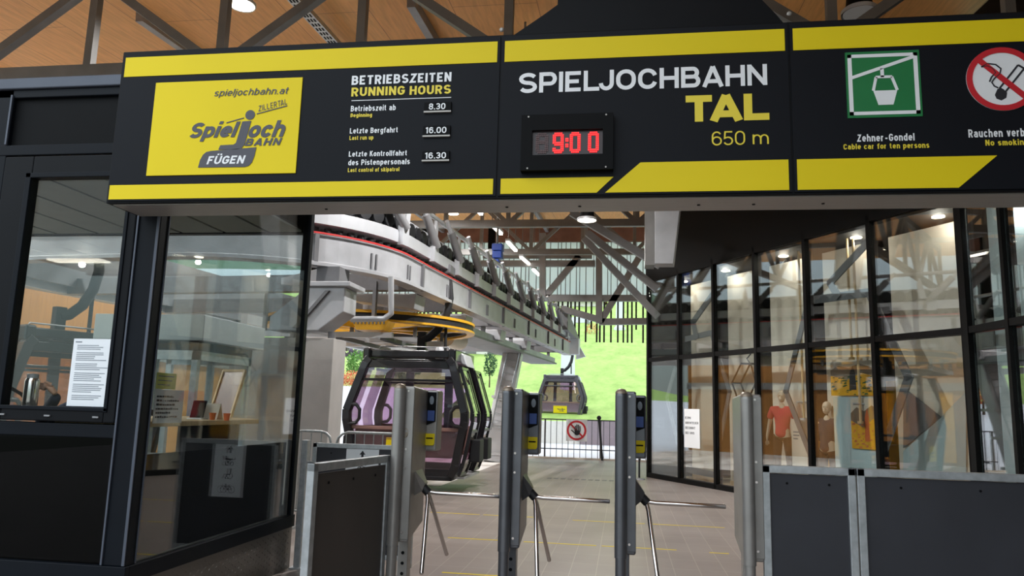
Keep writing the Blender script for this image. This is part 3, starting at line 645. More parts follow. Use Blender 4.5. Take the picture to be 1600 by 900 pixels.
# dark plate carrying the sign from the roof
hp = [sp(761, 57), sp(842, 2), sp(900, -40), sp(1165, -60), sp(1222, -2), sp(1252, 33)]
mb = MB(); mb.prism([(p.x, SY+0.17, max(p.z, ztop-0.01) if i in (0, 5) else p.z) for i, p in enumerate(hp)], (0, 0.03, 0)); hang = mb.build('hanger_plate', 'black', sign)
for px, py in ((784, 47), (1233, 22)):
    q = atY(px, py, SY+0.17); MB().lathe([(0.014, 0), (0.014, -0.008), (0.007, -0.012)], q, 10, A=(1, 0, 0), B=(0, 0, 1), Z=(0, 1, 0)).build('bolt', 'alu', hang)
for px in (880, 1130):
    q = atY(px, -50, SY+0.2); MB().box(q.x-0.03, q.x+0.03, SY+0.2, SY+0.26, ztop, ceil_z(SY)).build('hanger_post', 'black', sign)
# clock
k0 = sp(817, 184); k1 = sp(958, 269); kz1 = (sp(815, 185).z+sp(961, 181).z)/2; kz0 = (sp(813, 272).z+sp(960, 267).z)/2
clk = thing('digital_clock', 'black digital clock with red numerals reading 9:00 on the sign', 'clock', ((k0.x+k1.x)/2, SY-0.004, kz0))
kx0, kx1 = k0.x, k1.x
cz0, cz1 = (c4(280, 668).z+c4(280, 655).z)/2, (c4(280, 545).z+c4(280, 530).z)/2; cx0, cx1 = c4(105, 600).x, c4(457, 600).x
KY = SY-0.05
cs = MB()
cs.box(kx0, kx1, KY, SY-0.004, kz0, cz0); cs.box(kx0, kx1, KY, SY-0.004, cz1, kz1); cs.box(kx0, cx0, KY, SY-0.004, cz0, cz1); cs.box(cx1, kx1, KY, SY-0.004, cz0, cz1)
cs.build('casing', 'gap', clk)
MB().box(cx0, cx1, SY-0.03, SY-0.004, cz0, cz1).build('display_back', 'ledback', clk)
for x, z in ((kx0+.04, kz1-.012), (kx1-.04, kz1-.012), (kx0+.04, kz0+.012), (kx1-.04, kz0+.012)):
    MB().lathe([(0.005, 0), (0.005, -0.003)], (x, KY, z), 8, A=(1, 0, 0), B=(0, 0, 1), Z=(0, 1, 0)).build('screw', 'alu', clk)
def digit(x0, x1, z0, z1, rows, name, m, mcore):
    R_, C_ = len(rows), len(rows[0]); dx, dz = (x1-x0)/C_, (z1-z0)/R_; mb = MB(); mc = MB()
    for r_ in range(R_):
        for c_ in range(C_):
            if rows[r_][c_] != '.':
                x, z = x0+dx*(c_+.5), z1-dz*(r_+.5)
                mb.box(x-dx*.40, x+dx*.40, SY-0.034, SY-0.03, z-dz*.40, z+dz*.40)
                if mcore: mc.box(x-dx*.2, x+dx*.2, SY-0.036, SY-0.034, z-dz*.2, z+dz*.2)
    o_ = mb.build(name, m, clk)
    if mcore: mc.build('led_core', mcore, o_)
    else: mc.bm.free()
ZERO = ['.XXXXX.', 'XXXXXXX', 'XX...XX', 'XX...XX', 'XX...XX', 'XX...XX', 'XX...XX', 'XX...XX', 'XX...XX', 'XXXXXXX', '.XXXXX.']
NINE = ['.XXXXX.', 'XXXXXXX', 'XX...XX', 'XX...XX', 'XX...XX', 'XXXXXXX', '.XXXXXX', '.....XX', 'XX...XX', 'XXXXXXX', '.XXXXX.']
EIGHT = ['.XXXXX.', 'XXXXXXX', 'XX...XX', 'XX...XX', 'XXXXXXX', 'XXXXXXX', 'XX...XX', 'XX...XX', 'XX...XX', 'XXXXXXX', '.XXXXX.']
dz0, dz1 = c4(280, 650).z, c4(280, 546).z
digit(c4(207, 600).x, c4(262, 600).x, dz0, dz1, NINE, 'lit_numeral', 'led', 'ledcore')
digit(c4(270, 600).x, c4(286, 600).x, dz0, dz1, ['..', '..', '..', 'XX', 'XX', '..', 'XX', 'XX', '..', '..', '..'], 'lit_colon', 'led', 'ledcore')
digit(c4(292, 600).x, c4(346, 600).x, dz0, dz1, ZERO, 'lit_numeral', 'led', 'ledcore')
digit(c4(383, 600).x, c4(437, 600).x, dz0, dz1, ZERO, 'lit_numeral', 'led', 'ledcore')
digit(c4(122, 600).x, c4(185, 600).x, dz0, dz1, EIGHT, 'unlit_numeral', 'ledoff', None)
# ================================================================== TICKET KIOSK
XS, YF, YB, XL = -3.01, 4.44, 6.87, -7.2
kiosk = thing('ticket_kiosk', 'black glazed ticket kiosk on a chequer plate plinth at the left', 'kiosk', (-5.1, 5.65, 0))
MB().box(XL, XS, YF, YB, 0.40, 0.46).build('floor_plate', 'shopdark', kiosk)
t = MB(); t.box(XL, XS+0.012, YF-0.012, YF+0.03, 0.37, 0.475); t.box(XS-0.03, XS+0.012, YF+0.03, YB, 0.37, 0.475); t.box(XL, XS-0.03, YB-0.03, YB, 0.37, 0.475); t.build('base_trim', 'dark', kiosk, bevel=0.004)
sk = MB(); sk.box(XL, XS-0.01, YF+0.01, YF+0.03, 0.0, 0.37); sk.box(XS-0.03, XS-0.01, YF+0.03, YB, 0.0, 0.37); sk.box(XL, XS-0.03, YB-0.05, YB-0.03, 0, 0.37)
skirt = sk.build('chequer_plate_skirt', 'diamond', kiosk)
st_ = MB()
for i in range(48):
    for j in range(7):
        y = YF+0.06+i*0.05; z = 0.03+j*0.05+(0.025 if i % 2 else 0)
        if y > YB-0.03 or z > 0.355: continue
        sg = 1 if (i+j) % 2 else -1
        u_ = Vector((0, 0.7071, 0.7071*sg)); v_ = Vector((0, -0.7071*sg, 0.7071)); c = Vector((XS-0.01, y, z)); n_ = Vector((1, 0, 0))
        st_._add([c+u_*0.017, c+v_*0.006, c-u_*0.017, c-v_*0.006, c+n_*0.004+u_*0.006, c+n_*0.004-u_*0.006],
                 [(0, 1, 4), (1, 2, 5), (1, 5, 4), (2, 3, 5), (3, 0, 4), (3, 4, 5)])
st_.build('plate_studs', 'diamond', skirt)
# front wall: posts, sash window, spandrels, cap
fr = MB()
fr.box(-3.17, XS, YF, YF+0.10, 0.475, 3.60)
fr.box(-4.36, -4.22, YF, YF+0.09, 0.475, 3.60); fr.box(-5.6, -5.46, YF, YF+0.09, 0.475, 3.60)
fr.box(XL, -3.17, YF+0.005, YF+0.09, 1.24, 1.325); fr.box(XL, -3.17, YF-0.004, YF+0.09, 3.12, 3.195)
fr.box(XL, XS, YF, YF+0.10, 3.54, 3.60)
fr.box(XS-0.08, XS, YB-0.075, YB, 0.475, 3.60); fr.box(XS-0.08, XS, YF+0.10, YB-0.075, 3.46, 3.60)
fr.box(XL, XS-0.08, YB-0.08, YB, 0.475, 0.56); fr.box(XL, XS-0.08, YB-0.08, YB, 3.12, 3.60); fr.box(-5.0, -4.92, YB-0.08, YB, .56, 3.12)
fr.build('frame', 'dark', kiosk, bevel=0.006)
bead = MB(); bead.box(-3.172, -3.160, YF-0.012, YF, 0.48, 3.55); bead.box(-4.235, -4.222, YF-0.012, YF, 3.2, 3.56); bead.box(-3.03, -3.012, YF-0.008, YF, 0.48, 3.55)
bead.box(XS, XS+0.006, YF+0.09, YF+0.10, 0.48, 3.46); bead.build('corner_bead', 'fascia', kiosk)
sash = MB()
x0, x1, z0, z1 = -4.21, -3.18, 1.335, 3.11
sash.box(x0, -3.99, YF-0.012, YF+0.06, z0, z1); sash.box(-3.26, x1, YF-0.012, YF+0.06, z0, z1); sash.box(-3.99, -3.26, YF-0.012, YF+0.06, z0, 1.43); sash.box(-3.99, -3.26, YF-0.012, YF+0.06, 2.955, z1)
win = sash.build('window_sash', 'black', kiosk, bevel=0.008)
rim = MB(); rim.box(-4.03, -3.99, YF-0.02, YF, 1.40, 2.99); rim.box(-3.26, -3.235, YF-0.02, YF, 1.40, 2.99); rim.box(-4.03, -3.235, YF-0.02, YF, 1.405, 1.43); rim.box(-4.03, -3.235, YF-0.02, YF, 2.955, 2.99); rim.build('glazing_bead', 'dark', win, bevel=0.004)
MB().box(-3.99, -3.26, YF+0.02, YF+0.03, 1.43, 2.955).build('window_pane', 'glass_w', win)
for px in (3, 74, 150):
    q = atY(px, 649, YF-0.015); MB().box(q.x-0.02, q.x+0.02, YF-0.022, YF-0.012, 1.365, 1.375).build('drain_slot', 'steel', win)
MB().box(-5.46, -4.36, YF+0.03, YF+0.04, 1.325, 3.12).build('window_pane', 'glass_k', kiosk)
for a, c in ((-4.22, -3.17), (-5.46, -4.36), (XL, -5.6)):
    MB().box(a, c, YF+0.025, YF+0.035, 0.475, 1.24).build('lower_spandrel', 'glass_dark', kiosk)
    MB().box(a, c, YF+0.03, YF+0.045, 3.195, 3.56).build('upper_spandrel', 'gap', kiosk)
MB().box(XS-0.035, XS-0.02, YF+0.10, YB-0.075, 0.475, 3.46).build('side_pane', 'glass_k', kiosk)
MB().box(XL, -5.0, YB-0.05, YB-0.04, 0.56, 3.12).build('back_pane', 'glass_k', kiosk)
MB().box(-4.92, XS-0.08, YB-0.05, YB-0.04, 0.56, 3.12).build('back_pane', 'glass_k', kiosk)
MB().box(XL, -3.2, YF+0.12, YF+0.16, 0.475, 1.22).build('inner_apron', 'shopdark', kiosk)
c_ = MB(); c_.box(XL-0.1, XS+0.0, YF-0.02, YB+0.02, 3.60, 3.68); c_.build('roof_cap', 'fascia', kiosk, bevel=0.008)
kc = MB()
for i in range(9):
    a = XL+0.1+i*0.46
    kc.box(a, min(a+0.425, XS-0.09), YF+0.11, YB-0.09, 3.13, 3.15)
kc.build('ceiling_panels', 'kceil', kiosk)
MB().box(XL, XS-0.09, YF+0.11, YB-0.09, 3.151, 3.17).build('ceiling_backing', 'gap', kiosk)
MB().box(-3.12, -3.09, YF+0.12, YB-0.10, 0.475, 1.13).build('side_apron', 'gap', kiosk)
kl = MB().box(-6.9, -6.2, 5.4, 5.6, 3.11, 3.13).build('ceiling_lamp', 'tubewhite', kiosk)  # added emitter, kept out of view, brightens the kiosk interior
point_light('kiosk_lamp', (-6.5, 5.5, 3.07), 70, (1.0, 0.93, 0.8), 0.03)
# counter and what stands on it
desk = thing('ticket_counter', 'pale wooden ticket counter behind the side glass of the kiosk', 'counter', (-3.5, 5.45, 0.46))
dk = MB(); dk.prism([(-3.07, 4.62, 1.31), (-3.07, 6.15, 1.31), (-3.30, 6.45, 1.31), (-4.0, 6.45, 1.31), (-4.0, 6.0, 1.31), (-3.75, 5.8, 1.31), (-3.75, 4.62, 1.31)], (0, 0, 0.035)); dk.build('counter_top', 'wood', desk, bevel=0.004)
MB().box(-3.70, -3.14, 4.7, 4.74, 0.46, 1.31).build('counter_leg', 'shopdark', desk); MB().box(-3.90, -3.34, 6.3, 6.34, 0.46, 1.31).build('counter_leg', 'shopdark', desk)
def desk_pt(px, py): return atZ(px, py, 1.345)
q = desk_pt(327, 655); bx = q
crd = thing('tent_card', 'cream folded tent card standing on the kiosk counter', 'card', (bx.x, bx.y, 1.345), math.radians(20))
for sg in (-1, 1):
    MB().prism([(bx.x-0.09, bx.y+sg*0.045, 1.345), (bx.x+0.09, bx.y+sg*0.045, 1.345), (bx.x+0.09, bx.y, 1.47), (bx.x-0.09, bx.y, 1.47)], (0, 0.002*sg, 0)).build('leaf', 'shopwall', crd)
for k, (px, py, lb) in enumerate(((340, 656, 'small red cup on the kiosk counter in front of the cream card'), (362, 657, 'small red cup on the kiosk counter right of the cream card'))):
    q = desk_pt(px, py); c = thing('cup', lb, 'cup', (q.x, q.y-0.08, 1.345), 0, 'red cups on the counter')
    MB().lathe([(0.018, 0), (0.020, 0.012), (0.026, 0.05), (0.030, 0.055), (0.026, 0.055), (0.018, 0.01)], (q.x, q.y-0.08, 1.345), 18).build('cup_bowl', 'orange', c, smooth=True)
q = Vector((-3.40, 6.28, 1.345))
brd = thing('menu_board', 'brown board in a light wooden frame leaning at the far counter end', 'board', (q.x, q.y, 1.345))
bb = Vector((q.x, q.y, 1.345)); lean = Vector((0.05, 0.10, 0.42)); rt = Vector((-0.26, 0.10, 0))
MB().prism([bb, bb+rt, bb+rt+lean, bb+lean], (0.006, 0.008, 0)).build('panel', 'lowpanel', brd)
fb = MB()
for a, c in ((bb, bb+lean), (bb+rt, bb+rt+lean), (bb+lean, bb+rt+lean), (bb, bb+rt)): fb.bar(a, c, 0.022, 0.022)
fb.build('frame', 'wood', brd)
q = desk_pt(305, 655)
tb = thing('tablet_stand', 'small white tablet stand on the kiosk counter beside the tent card', 'tablet', (q.x, q.y, 1.345))
MB().prism([(q.x-0.05, q.y, 1.355), (q.x+0.05, q.y+0.02, 1.355), (q.x+0.05, q.y+0.06, 1.49), (q.x-0.05, q.y+0.04, 1.49)], (0, 0.008, 0)).build('tablet', 'gap', tb)
MB().box(q.x-0.06, q.x+0.06, q.y-0.02, q.y+0.08, 1.345, 1.356).build('foot', 'white', tb)
# notices on the kiosk glass
def notice(name, lb, px0, px1, py0, py1, plane, m, lines, par=None, grp=None):
    pass
a = atY(101, 530, YF-0.03); c = atY(165, 634, YF-0.03)
nx0, nx1 = (atY(107, 529, YF-.03).x+atY(98, 632, YF-.03).x)/2, (atY(171, 529, YF-.03).x+atY(161, 634, YF-.03).x)/2
nz0, nz1 = 1.435, atY(135, 529, YF).z
nx1 = min(nx1, -3.262)
nt_ = thing('paper_notice', 'white printed notice of small text taped to the front kiosk window', 'notice', ((nx0+nx1)/2, YF+0.015, nz0), 0, 'kiosk notices')
MB().box(nx0, nx1, YF+0.012, YF+0.016, nz0, nz1).build('sheet', 'paper', nt_)
tl = MB(); random.seed(3)
for i in range(30):
    z = nz1-0.045-i*(nz1-nz0-0.075)/30
    if i in (3, 9, 14, 20, 26): continue
    tl.box(nx0+0.03, nx0+0.03+(nx1-nx0-0.05)*random.uniform(0.55, 1.0), YF+0.0105, YF+0.0122, z, z+0.004)
tl.box(nx0+0.015, nx0+0.06, YF+0.0105, YF+0.0122, nz1-0.025, nz1-0.018); tl.build('print_lines', 'inklight', nt_)
def sideq(px, py): return atX(px, py, XS-0.037)
# white notice and lime notice inside the side glass
def sidebox(mb, y0, y1, z0, z1, o0, o1): return mb.box(XS-0.037-o1, XS-0.037-o0, y0, y1, z0, z1)
y0, y1 = sideq(241, 635).y, sideq(286, 635).y; z0, z1 = sideq(262, 661).z, sideq(262, 609).z
y0 = max(y0, YF+0.105)
n2 = thing('paper_notice', 'white notice with dark and red writing inside the side glass above the counter', 'notice', (XS-0.04, (y0+y1)/2, z0), 0, 'kiosk notices')
sidebox(MB(), y0, y1, z0, z1, 0.001, 0.003).build('sheet', 'paper', n2)
tl = MB(); random.seed(11)
for k, wd in enumerate((0.62, 0.86, 0.70, 0.84, 0.56, 0.82)):
    zz = z1-0.052-k*(z1-z0-0.06)/6.0; y = y0+0.02; ye = y0+0.02+(y1-y0-0.03)*wd
    while y < ye:
        l_ = random.uniform(0.012, 0.03); sidebox(tl, y, min(y+l_, ye), zz, zz+0.011+random.uniform(-.002, .003), -0.0005, 0.001); y += l_+0.006
tl.build('print_lines', 'ink', n2)
y2, y3 = max(sideq(244, 600).y, YF+0.105), sideq(275, 600).y; z2, z3 = z1+0.004, sideq(260, 583).z
n3 = thing('paper_notice', 'lime green note above the white notice inside the side glass', 'notice', (XS-0.04, (y2+y3)/2, z2), 0, 'kiosk notices')
sidebox(MB(), y2, y3, z2, z3, 0.001, 0.003).build('sheet', 'limepaper', n3)
tl = MB()
for k in range(3): sidebox(tl, y2+0.02, y3-0.03-0.02*k, z3-0.025-k*0.028, z3-0.019-k*0.028, -0.0005, 0.001)
tl.build('print_lines', 'inklight', n3)
# steel flask and lamp arm on the window ledge, clerk
MB_ledge = MB(); MB_ledge.box(-4.36, -3.17, YF+0.06, YF+0.42, 1.385, 1.42)
lg = MB_ledge.build('window_ledge', 'shopdark', kiosk)
q = atY(46, 632, YF+0.2)
fl = thing('steel_flask', 'brushed steel flask standing behind the front kiosk window', 'flask', (q.x, YF+0.2, 1.42))
MB().lathe([(0.045, 0), (0.047, 0.01), (0.047, 0.17), (0.04, 0.19)], (q.x, YF+0.2, 1.42), 20).build('body', 'chrome', fl, smooth=True)
MB().lathe([(0.036, 0.19), (0.036, 0.215), (0.03, 0.22)], (q.x, YF+0.2, 1.42), 20).build('lid', 'steel', fl, smooth=True)
q = atY(18, 612, YF+0.25)
la = thing('gooseneck_microphone', 'black bent arm at the left edge of the front kiosk window', 'microphone', (q.x-0.15, YF+0.25, 1.42))
MB().pipe([(q.x-0.15, YF+0.25, 1.42), (q.x-0.14, YF+0.25, 1.53), (q.x-0.05, YF+0.25, 1.56), (q.x+0.08, YF+0.25, 1.50), (q.x+0.12, YF+0.25, 1.46)], 0.012, 10).build('arm', 'rubber', la, smooth=True)
MB().lathe([(0.05, 0), (0.05, 0.02), (0.02, 0.03)], (q.x-0.15, YF+0.25, 1.42), 18).build('foot', 'rubber', la)

# skinned bodies -----------------------------------------------------------
def skin(name, joints, edges, m, parent, sub=2, root=0):
    inv = INV[parent.name] if parent else Matrix.Identity(4)
    me = bpy.data.meshes.new(name); me.from_pydata([inv @ Vector(j[:3]) for j in joints], edges, [])
    o_ = bpy.data.objects.new(name, me); COL.objects.link(o_); o_.parent = parent; INV[o_.name] = inv
    sk_ = o_.modifiers.new('skin', 'SKIN'); sk_.use_smooth_shade = True
    for i, j in enumerate(joints):
        r_ = j[3]; me.skin_vertices[0].data[i].radius = (r_, j[4] if len(j) > 4 else r_)
        me.skin_vertices[0].data[i].use_root = (i == root)
    sb = o_.modifiers.new('sub', 'SUBSURF'); sb.levels = sub; sb.render_levels = sub
    me.materials.append(M[m] if isinstance(m, str) else m)
    return o_
q = atY(118, 600, YF+0.62); cxp, cyp = q.x+0.03, YF+0.75
clerk = thing('person', 'person in a navy jacket seated behind the paper notice in the kiosk', 'person', (cxp, cyp, 0.46))
B_ = lambda x, y, z, *r: (cxp+x, cyp+y, z)+r
hand = atY(82, 603, YF+0.34); hx, hy = hand.x-cxp, YF+0.34-cyp; hz = 1.53
jt = [B_(0, 0.05, 1.02, .15, .11), B_(0, 0.04, 1.18, .14, .10), B_(0, 0.02, 1.36, .16, .10), B_(0, 0.02, 1.47, .055), B_(0, -0.01, 1.54, .05),
      B_(-.17, 0.0, 1.40, .065), B_(-.25, -.17, 1.30, .052), B_(hx+.03, hy+.02, hz-.03, .036), B_(.17, 0.0, 1.40, .065), B_(.24, -.12, 1.25, .052), B_(.10, -.28, 1.30, .04),
      B_(-.09, -.30, 0.98, .085), B_(-.10, -.34, 0.62, .06), B_(.09, -.10, 0.98, .09), B_(.10, -.24, 0.62, .06)]
skin('body', jt, [(0, 1), (1, 2), (2, 3), (3, 4), (2, 5), (5, 6), (6, 7), (2, 8), (8, 9), (9, 10), (0, 11), (11, 12), (0, 13), (13, 14)], 'navy', clerk)
hd = MB(); hd.ball((cxp, cyp-0.03, 1.64), .073, .088, .105); hd.ball((cxp, cyp-0.115, 1.63), .014, .02, .022, 8, 6)
for s_ in (-1, 1): hd.ball((cxp+s_*.073, cyp-.02, 1.64), .012, .022, .032, 8, 6)
hd.build('head', 'human', clerk, smooth=True)
hr = MB(); hr.ball((cxp, cyp, 1.68), .082, .092, .09); hr.build('hair', 'hair', clerk, smooth=True)
P0 = Vector((cxp+hx, cyp+hy, hz))
hj = [(P0.x+.03, P0.y+.01, P0.z-.025, .026, .02), (P0.x-.005, P0.y-.005, P0.z+.01, .034, .016), (P0.x-.03, P0.y-.012, P0.z+.03, .036, .013)]
he = [(0, 1), (1, 2)]
for k, (dx, dz, L) in enumerate(((-.050, .052, 1.0), (-.058, .036, 1.05), (-.060, .020, 1.0), (-.056, .006, .8))):
    i = len(hj); hj += [(P0.x-.035+dx*.25*L, P0.y-.018, P0.z+.025+(dz-.028)*.9, .010), (P0.x-.035+dx*.9*L, P0.y-.03, P0.z+.018+dz*.55, .0088), (P0.x-.035+dx*1.4*L, P0.y-.02, P0.z+dz*.5, .0075)]
    he += [(2, i), (i, i+1), (i+1, i+2)]
i = len(hj); hj += [(P0.x+.005, P0.y-.03, P0.z+.045, .011), (P0.x-.02, P0.y-.05, P0.z+.062, .009)]; he += [(1, i), (i, i+1)]
skin('hand', hj, he, 'human', clerk, 2)
chair = thing('office_chair', 'dark stool under the seated person in the kiosk', 'chair', (cxp, cyp+0.05, 0.46))
MB().lathe([(0.19, 0.38), (0.21, 0.41), (0.20, 0.45)], (cxp, cyp+0.05, 0.46), 24).build('seat', 'rubber', chair, smooth=True)
MB().tube((cxp, cyp+.05, .46+.02), (cxp, cyp+.05, .46+.38), .025).build('column', 'steel', chair)
MB().lathe([(0.22, 0.0), (0.22, 0.015), (0.03, 0.04)], (cxp, cyp+0.05, 0.46), 24).build('foot', 'rubber', chair)

# ================================================================== TURNSTILES
def make_turnstile(mbody, label, x, reader=True, arms=True):
    t = thing('turnstile', label, 'turnstile', (0, 0, 0), 0, 'turnstiles in the row under the sign')
    MB().lathe([(0.035, 0.69), (0.035, 1.585), (0.033, 1.605), (0.023, 1.618), (0.010, 1.622)], (0, 0, 0), 28).build('front_column', mbody, t, smooth=True)
    MB().lathe([(0.032, 1.600), (0.0365, 1.600), (0.032, 1.612), (0.022, 1.624), (0.008, 1.628)], (0, 0, 0), 28).build('column_cap', 'turncap', t, smooth=True)
    p = MB(); p.lathe([(0.030, 0.0), (0.030, 0.72)], (0, 0, 0), 24); p.build('lower_post', mbody, t, smooth=True)
    p = MB(); p.box(-0.012, 0.05, 0.16, 0.24, 0.0, 0.74); pp = p.build('support_plate', mbody, t, bevel=0.004)
    for z in (0.50, 0.56, 0.62): MB().lathe([(0.010, 0), (0.010, -0.002)], (0.02, 0.16, z), 12, A=(1, 0, 0), B=(0, 0, 1), Z=(0, 1, 0)).build('adjusting_hole', 'gap', pp)
    MB().lathe([(0.075, 0.0), (0.075, 0.012), (0.04, 0.02)], (0, 0, 0), 24).build('foot_plate', mbody, t); MB().box(-0.05, 0.09, 0.12, 0.28, 0, 0.012).build('foot_plate', mbody, t)
    b_ = MB(); b_.prism([(-0.03, 0.03, 0.70), (-0.03, 0.36, 0.78), (-0.03, 0.36, 1.60), (-0.03, 0.03, 1.615)], (0.115, 0, 0)); b_.build('housing', mbody, t, bevel=0.012, seg=3)
    MB().box(-0.032, 0.084, 0.024, 0.034, 0.72, 1.60).build('front_cover', mbody, t, bevel=0.003)
    for z in (0.76, 1.13, 1.24, 1.585): MB().lathe([(0.007, 0), (0.007, -0.003), (0.003, -0.003)], (0.048, 0.024, z), 10, A=(1, 0, 0), B=(0, 0, 1), Z=(0, 1, 0)).build('screw', 'chrome', t)
    if reader:
        rd = MB().box(0.068, 0.152, 0.345, 0.49, 1.215, 1.60).build('reader', 'turn' if mbody == 'turn' else mbody, t, bevel=0.012, seg=3)
        MB().prism([(0.080, 0.344, 1.375), (0.142, 0.344, 1.40), (0.142, 0.344, 1.587), (0.080, 0.344, 1.587)], (0, -0.004, 0)).build('reader_window', 'gap', rd)
        MB().box(0.089, 0.135, 0.337, 0.341, 1.405, 1.47).build('display', 'screenblue', rd)
        MB().lathe([(0.018, 0), (0.018, 0.003)], (0.113, 0.337, 1.535), 16, A=(0.8, 0, 0), B=(0, 0, 1.5), Z=(0, 1, 0)).build('lens', 'inklight', rd)
        s_ = MB(); s_.prism([(0.079, 0.342, 1.262), (0.087, 0.342, 1.250), (0.135, 0.342, 1.250), (0.143, 0.342, 1.262), (0.143, 0.342, 1.325), (0.079, 0.342, 1.325)], (0, -0.012, 0)); sl = s_.build('ticket_slot', 'yellow', rd, bevel=0.003)
        MB().box(0.089, 0.133, 0.327, 0.331, 1.292, 1.300).build('slot_mouth', 'gap', sl)
    if arms:
        h = Vector((0.135, 0.2, 0.99))
        f_ = MB(); f_.prism([(0.07, 0.10, 1.12), (0.07, 0.10, 0.96), (0.07, 0.30, 0.96), (0.07, 0.30, 1.12)], (0.004, 0, 0))
        f_.bm.verts.ensure_lookup_table()
        f_._add([(0.07, 0.10, 1.13), (0.07, 0.10, 0.95), (0.07, 0.30, 0.95), (0.07, 0.30, 1.13), (0.138, 0.17, 1.03), (0.12, 0.17, 0.985), (0.12, 0.23, 0.985), (0.138, 0.23, 1.03)],
                [(0, 1, 5, 4), (1, 2, 6, 5), (2, 3, 7, 6), (3, 0, 4, 7), (4, 5, 6, 7)]); f_.build('hub_cover', mbody, t, bevel=0.004)
        hb = MB().tube(h-Vector((.02, 0, -.02)), h+Vector((.018, 0, -.018)), 0.026, 18).build('hub', 'rubber', t, smooth=True)
        for d in ((0.405, -0.03, 0.0), (0.05, -0.27, -0.385), (0.06, 0.27, -0.385)):
            d = Vector(d); a0 = h+Vector((.01, 0, -.01)); a1 = a0+d.normalized()*0.05+Vector((.008, 0, -.006))
            MB().pipe([a0, a1, a1+d*0.3, a1+d*0.965, a1+d*0.975], 0.0125, 12, rs=[.0125, .0125, .0125, .0125, .009]).build('arm', 'chrome', t, smooth=True)
    t.location = (x, 4.45, 0)
    return t
tx = [atY(620.5, 700, 4.45).x, atY(791.5, 700, 4.45).x, atY(970.5, 700, 4.45).x, atY(1168, 700, 4.45).x]
T1 = make_turnstile('turnlight', 'leftmost turnstile, light grey, its column touching the brown barrier panel', tx[0])
make_turnstile('turn', 'dark grey turnstile standing between the large cabin and the distant cabin', tx[1])
make_turnstile('turn', 'dark grey turnstile just left of the far corner of the shopfront', tx[2])
make_turnstile('turnlight', 'silver end turnstile post without arms beside the long dark barrier', tx[3], reader=False, arms=False)
# worn lettering and emblem on the first turnstile
wl = MB()
for k in range(8):
    z = 1.555-k*0.030
    wl.bar((0.004, 0.0235, z), (0.020, 0.0235, z-0.012+0.006*(k % 3)), 0.001, 0.003); wl.bar((0.004, 0.0235, z-0.012), (0.018, 0.0235, z-0.014), 0.001, 0.003)
wl.build('worn_lettering', 'turn', T1)
em = MB(); em.ring((0.040, 0.0235, 1.335), X_, Z_*1.7, 0.017, 0.014, (0, -.001, 0), 24); em.ring((0.046, 0.0235, 1.325), X_, Z_*1.7, 0.009, 0.002, (0, -.001, 0), 20); em.build('worn_emblem', 'turncap', T1)

# ================================================================== BARRIERS
def panel_frame(t, a, c, z0, z1, m='galv', wd=0.042, nm='frame'):
    f_ = MB(); a, c = Vector(a), Vector(c)
    f_.bar(a+Z_*z0, a+Z_*z1, wd, wd, (a-c)); f_.bar(c+Z_*z0, c+Z_*z1, wd, wd, (a-c))
    d = (c-a).normalized()*wd/2
    f_.bar(a-d+Z_*(z1-wd/2), c+d+Z_*(z1-wd/2), wd, wd); f_.bar(a+d+Z_*(z0+.08), c-d+Z_*(z0+.08), wd, wd)
    return f_.build(nm, m, t, bevel=0.004)
def screws(t, a, c, z0, z1, off, n=3):
    a, c, off = Vector(a), Vector(c), Vector(off)
    for i in range(n):
        for z in (z0+.05, z1-.05):
            p = a+(c-a)*((i+.5)/n)+Z_*z+off
            MB().tube(p, p+off.normalized()*0.004, 0.007, 8).build('screw', 'gap', t)
# brown panel running from the first turnstile towards the viewer
xa0, xa1 = atY(489, 730, 3.63).x, atY(603, 709, 4.42).x; xa = (xa0+xa1)/2
bp1 = thing('barrier', 'brown plywood barrier in a galvanised frame running up to the light grey turnstile', 'barrier', (xa, 4.0, 0), 0, 'galvanised barriers')
panel_frame(bp1, (xa0, 3.63, 0), (xa1, 4.42, 0), 0, 1.205)
MB().bar((xa0, 3.65, .635), (xa1, 4.40, .635), .016, 1.03).build('board', 'plybrown', bp1); screws(bp1, (xa0, 3.65, 0), (xa1, 4.40, 0), 0.12, 1.15, (0.009, 0, 0))
# side gate at the kiosk end
GY = 6.87
gp = atZ(464, 888, 0)
gate = thing('barrier_gate', 'dark side gate with a white pictogram notice between kiosk and turnstiles', 'gate', (-2.5, GY, 0), 0, 'galvanised barriers')
MB().box(gp.x-0.03, gp.x+0.03, GY-0.03, GY+0.03, 0, 1.15).build('gate_post', 'galv', gate, bevel=0.004); MB().box(gp.x-0.06, gp.x+0.06, GY-0.06, GY+0.06, 0, 0.012).build('post_foot', 'galv', gate)
gx0_, gx1_ = gp.x+0.10, gp.x+1.05
panel_frame(gate, (gx0_, GY, 0), (gx1_, GY, 0), 0.06, 1.13)
MB().box(gx0_+0.02, gx1_-0.02, GY-0.008, GY+0.008, 0.16, 1.09).build('board', 'ply', gate); screws(gate, (gx0_, GY, 0), (gx1_, GY, 0), 0.16, 1.09, (0, -0.008, 0))
for z in (0.3, 0.95): MB().tube((gp.x+0.03, GY, z), (gx0_-0.02, GY, z), 0.012).build('hinge', 'galv', gate)
na, nb = atY(541, 705, GY-0.02), atY(592, 705, GY-0.02)
pnx0, pnx1 = na.x, nb.x; pnz1 = atY(566, 702, GY-.02).z; pnz0 = pnz1-(pnx1-pnx0)*1.55
pn = thing('pictogram_notice', 'white notice with arrow, pram, wheelchair and bicycle symbols on the side gate', 'notice', ((pnx0+pnx1)/2, GY-0.012, pnz0))
MB().box(pnx0, pnx1, GY-0.014, GY-0.010, pnz0, pnz1).build('sheet', 'paper', pn)
PW, PH = pnx1-pnx0, pnz1-pnz0
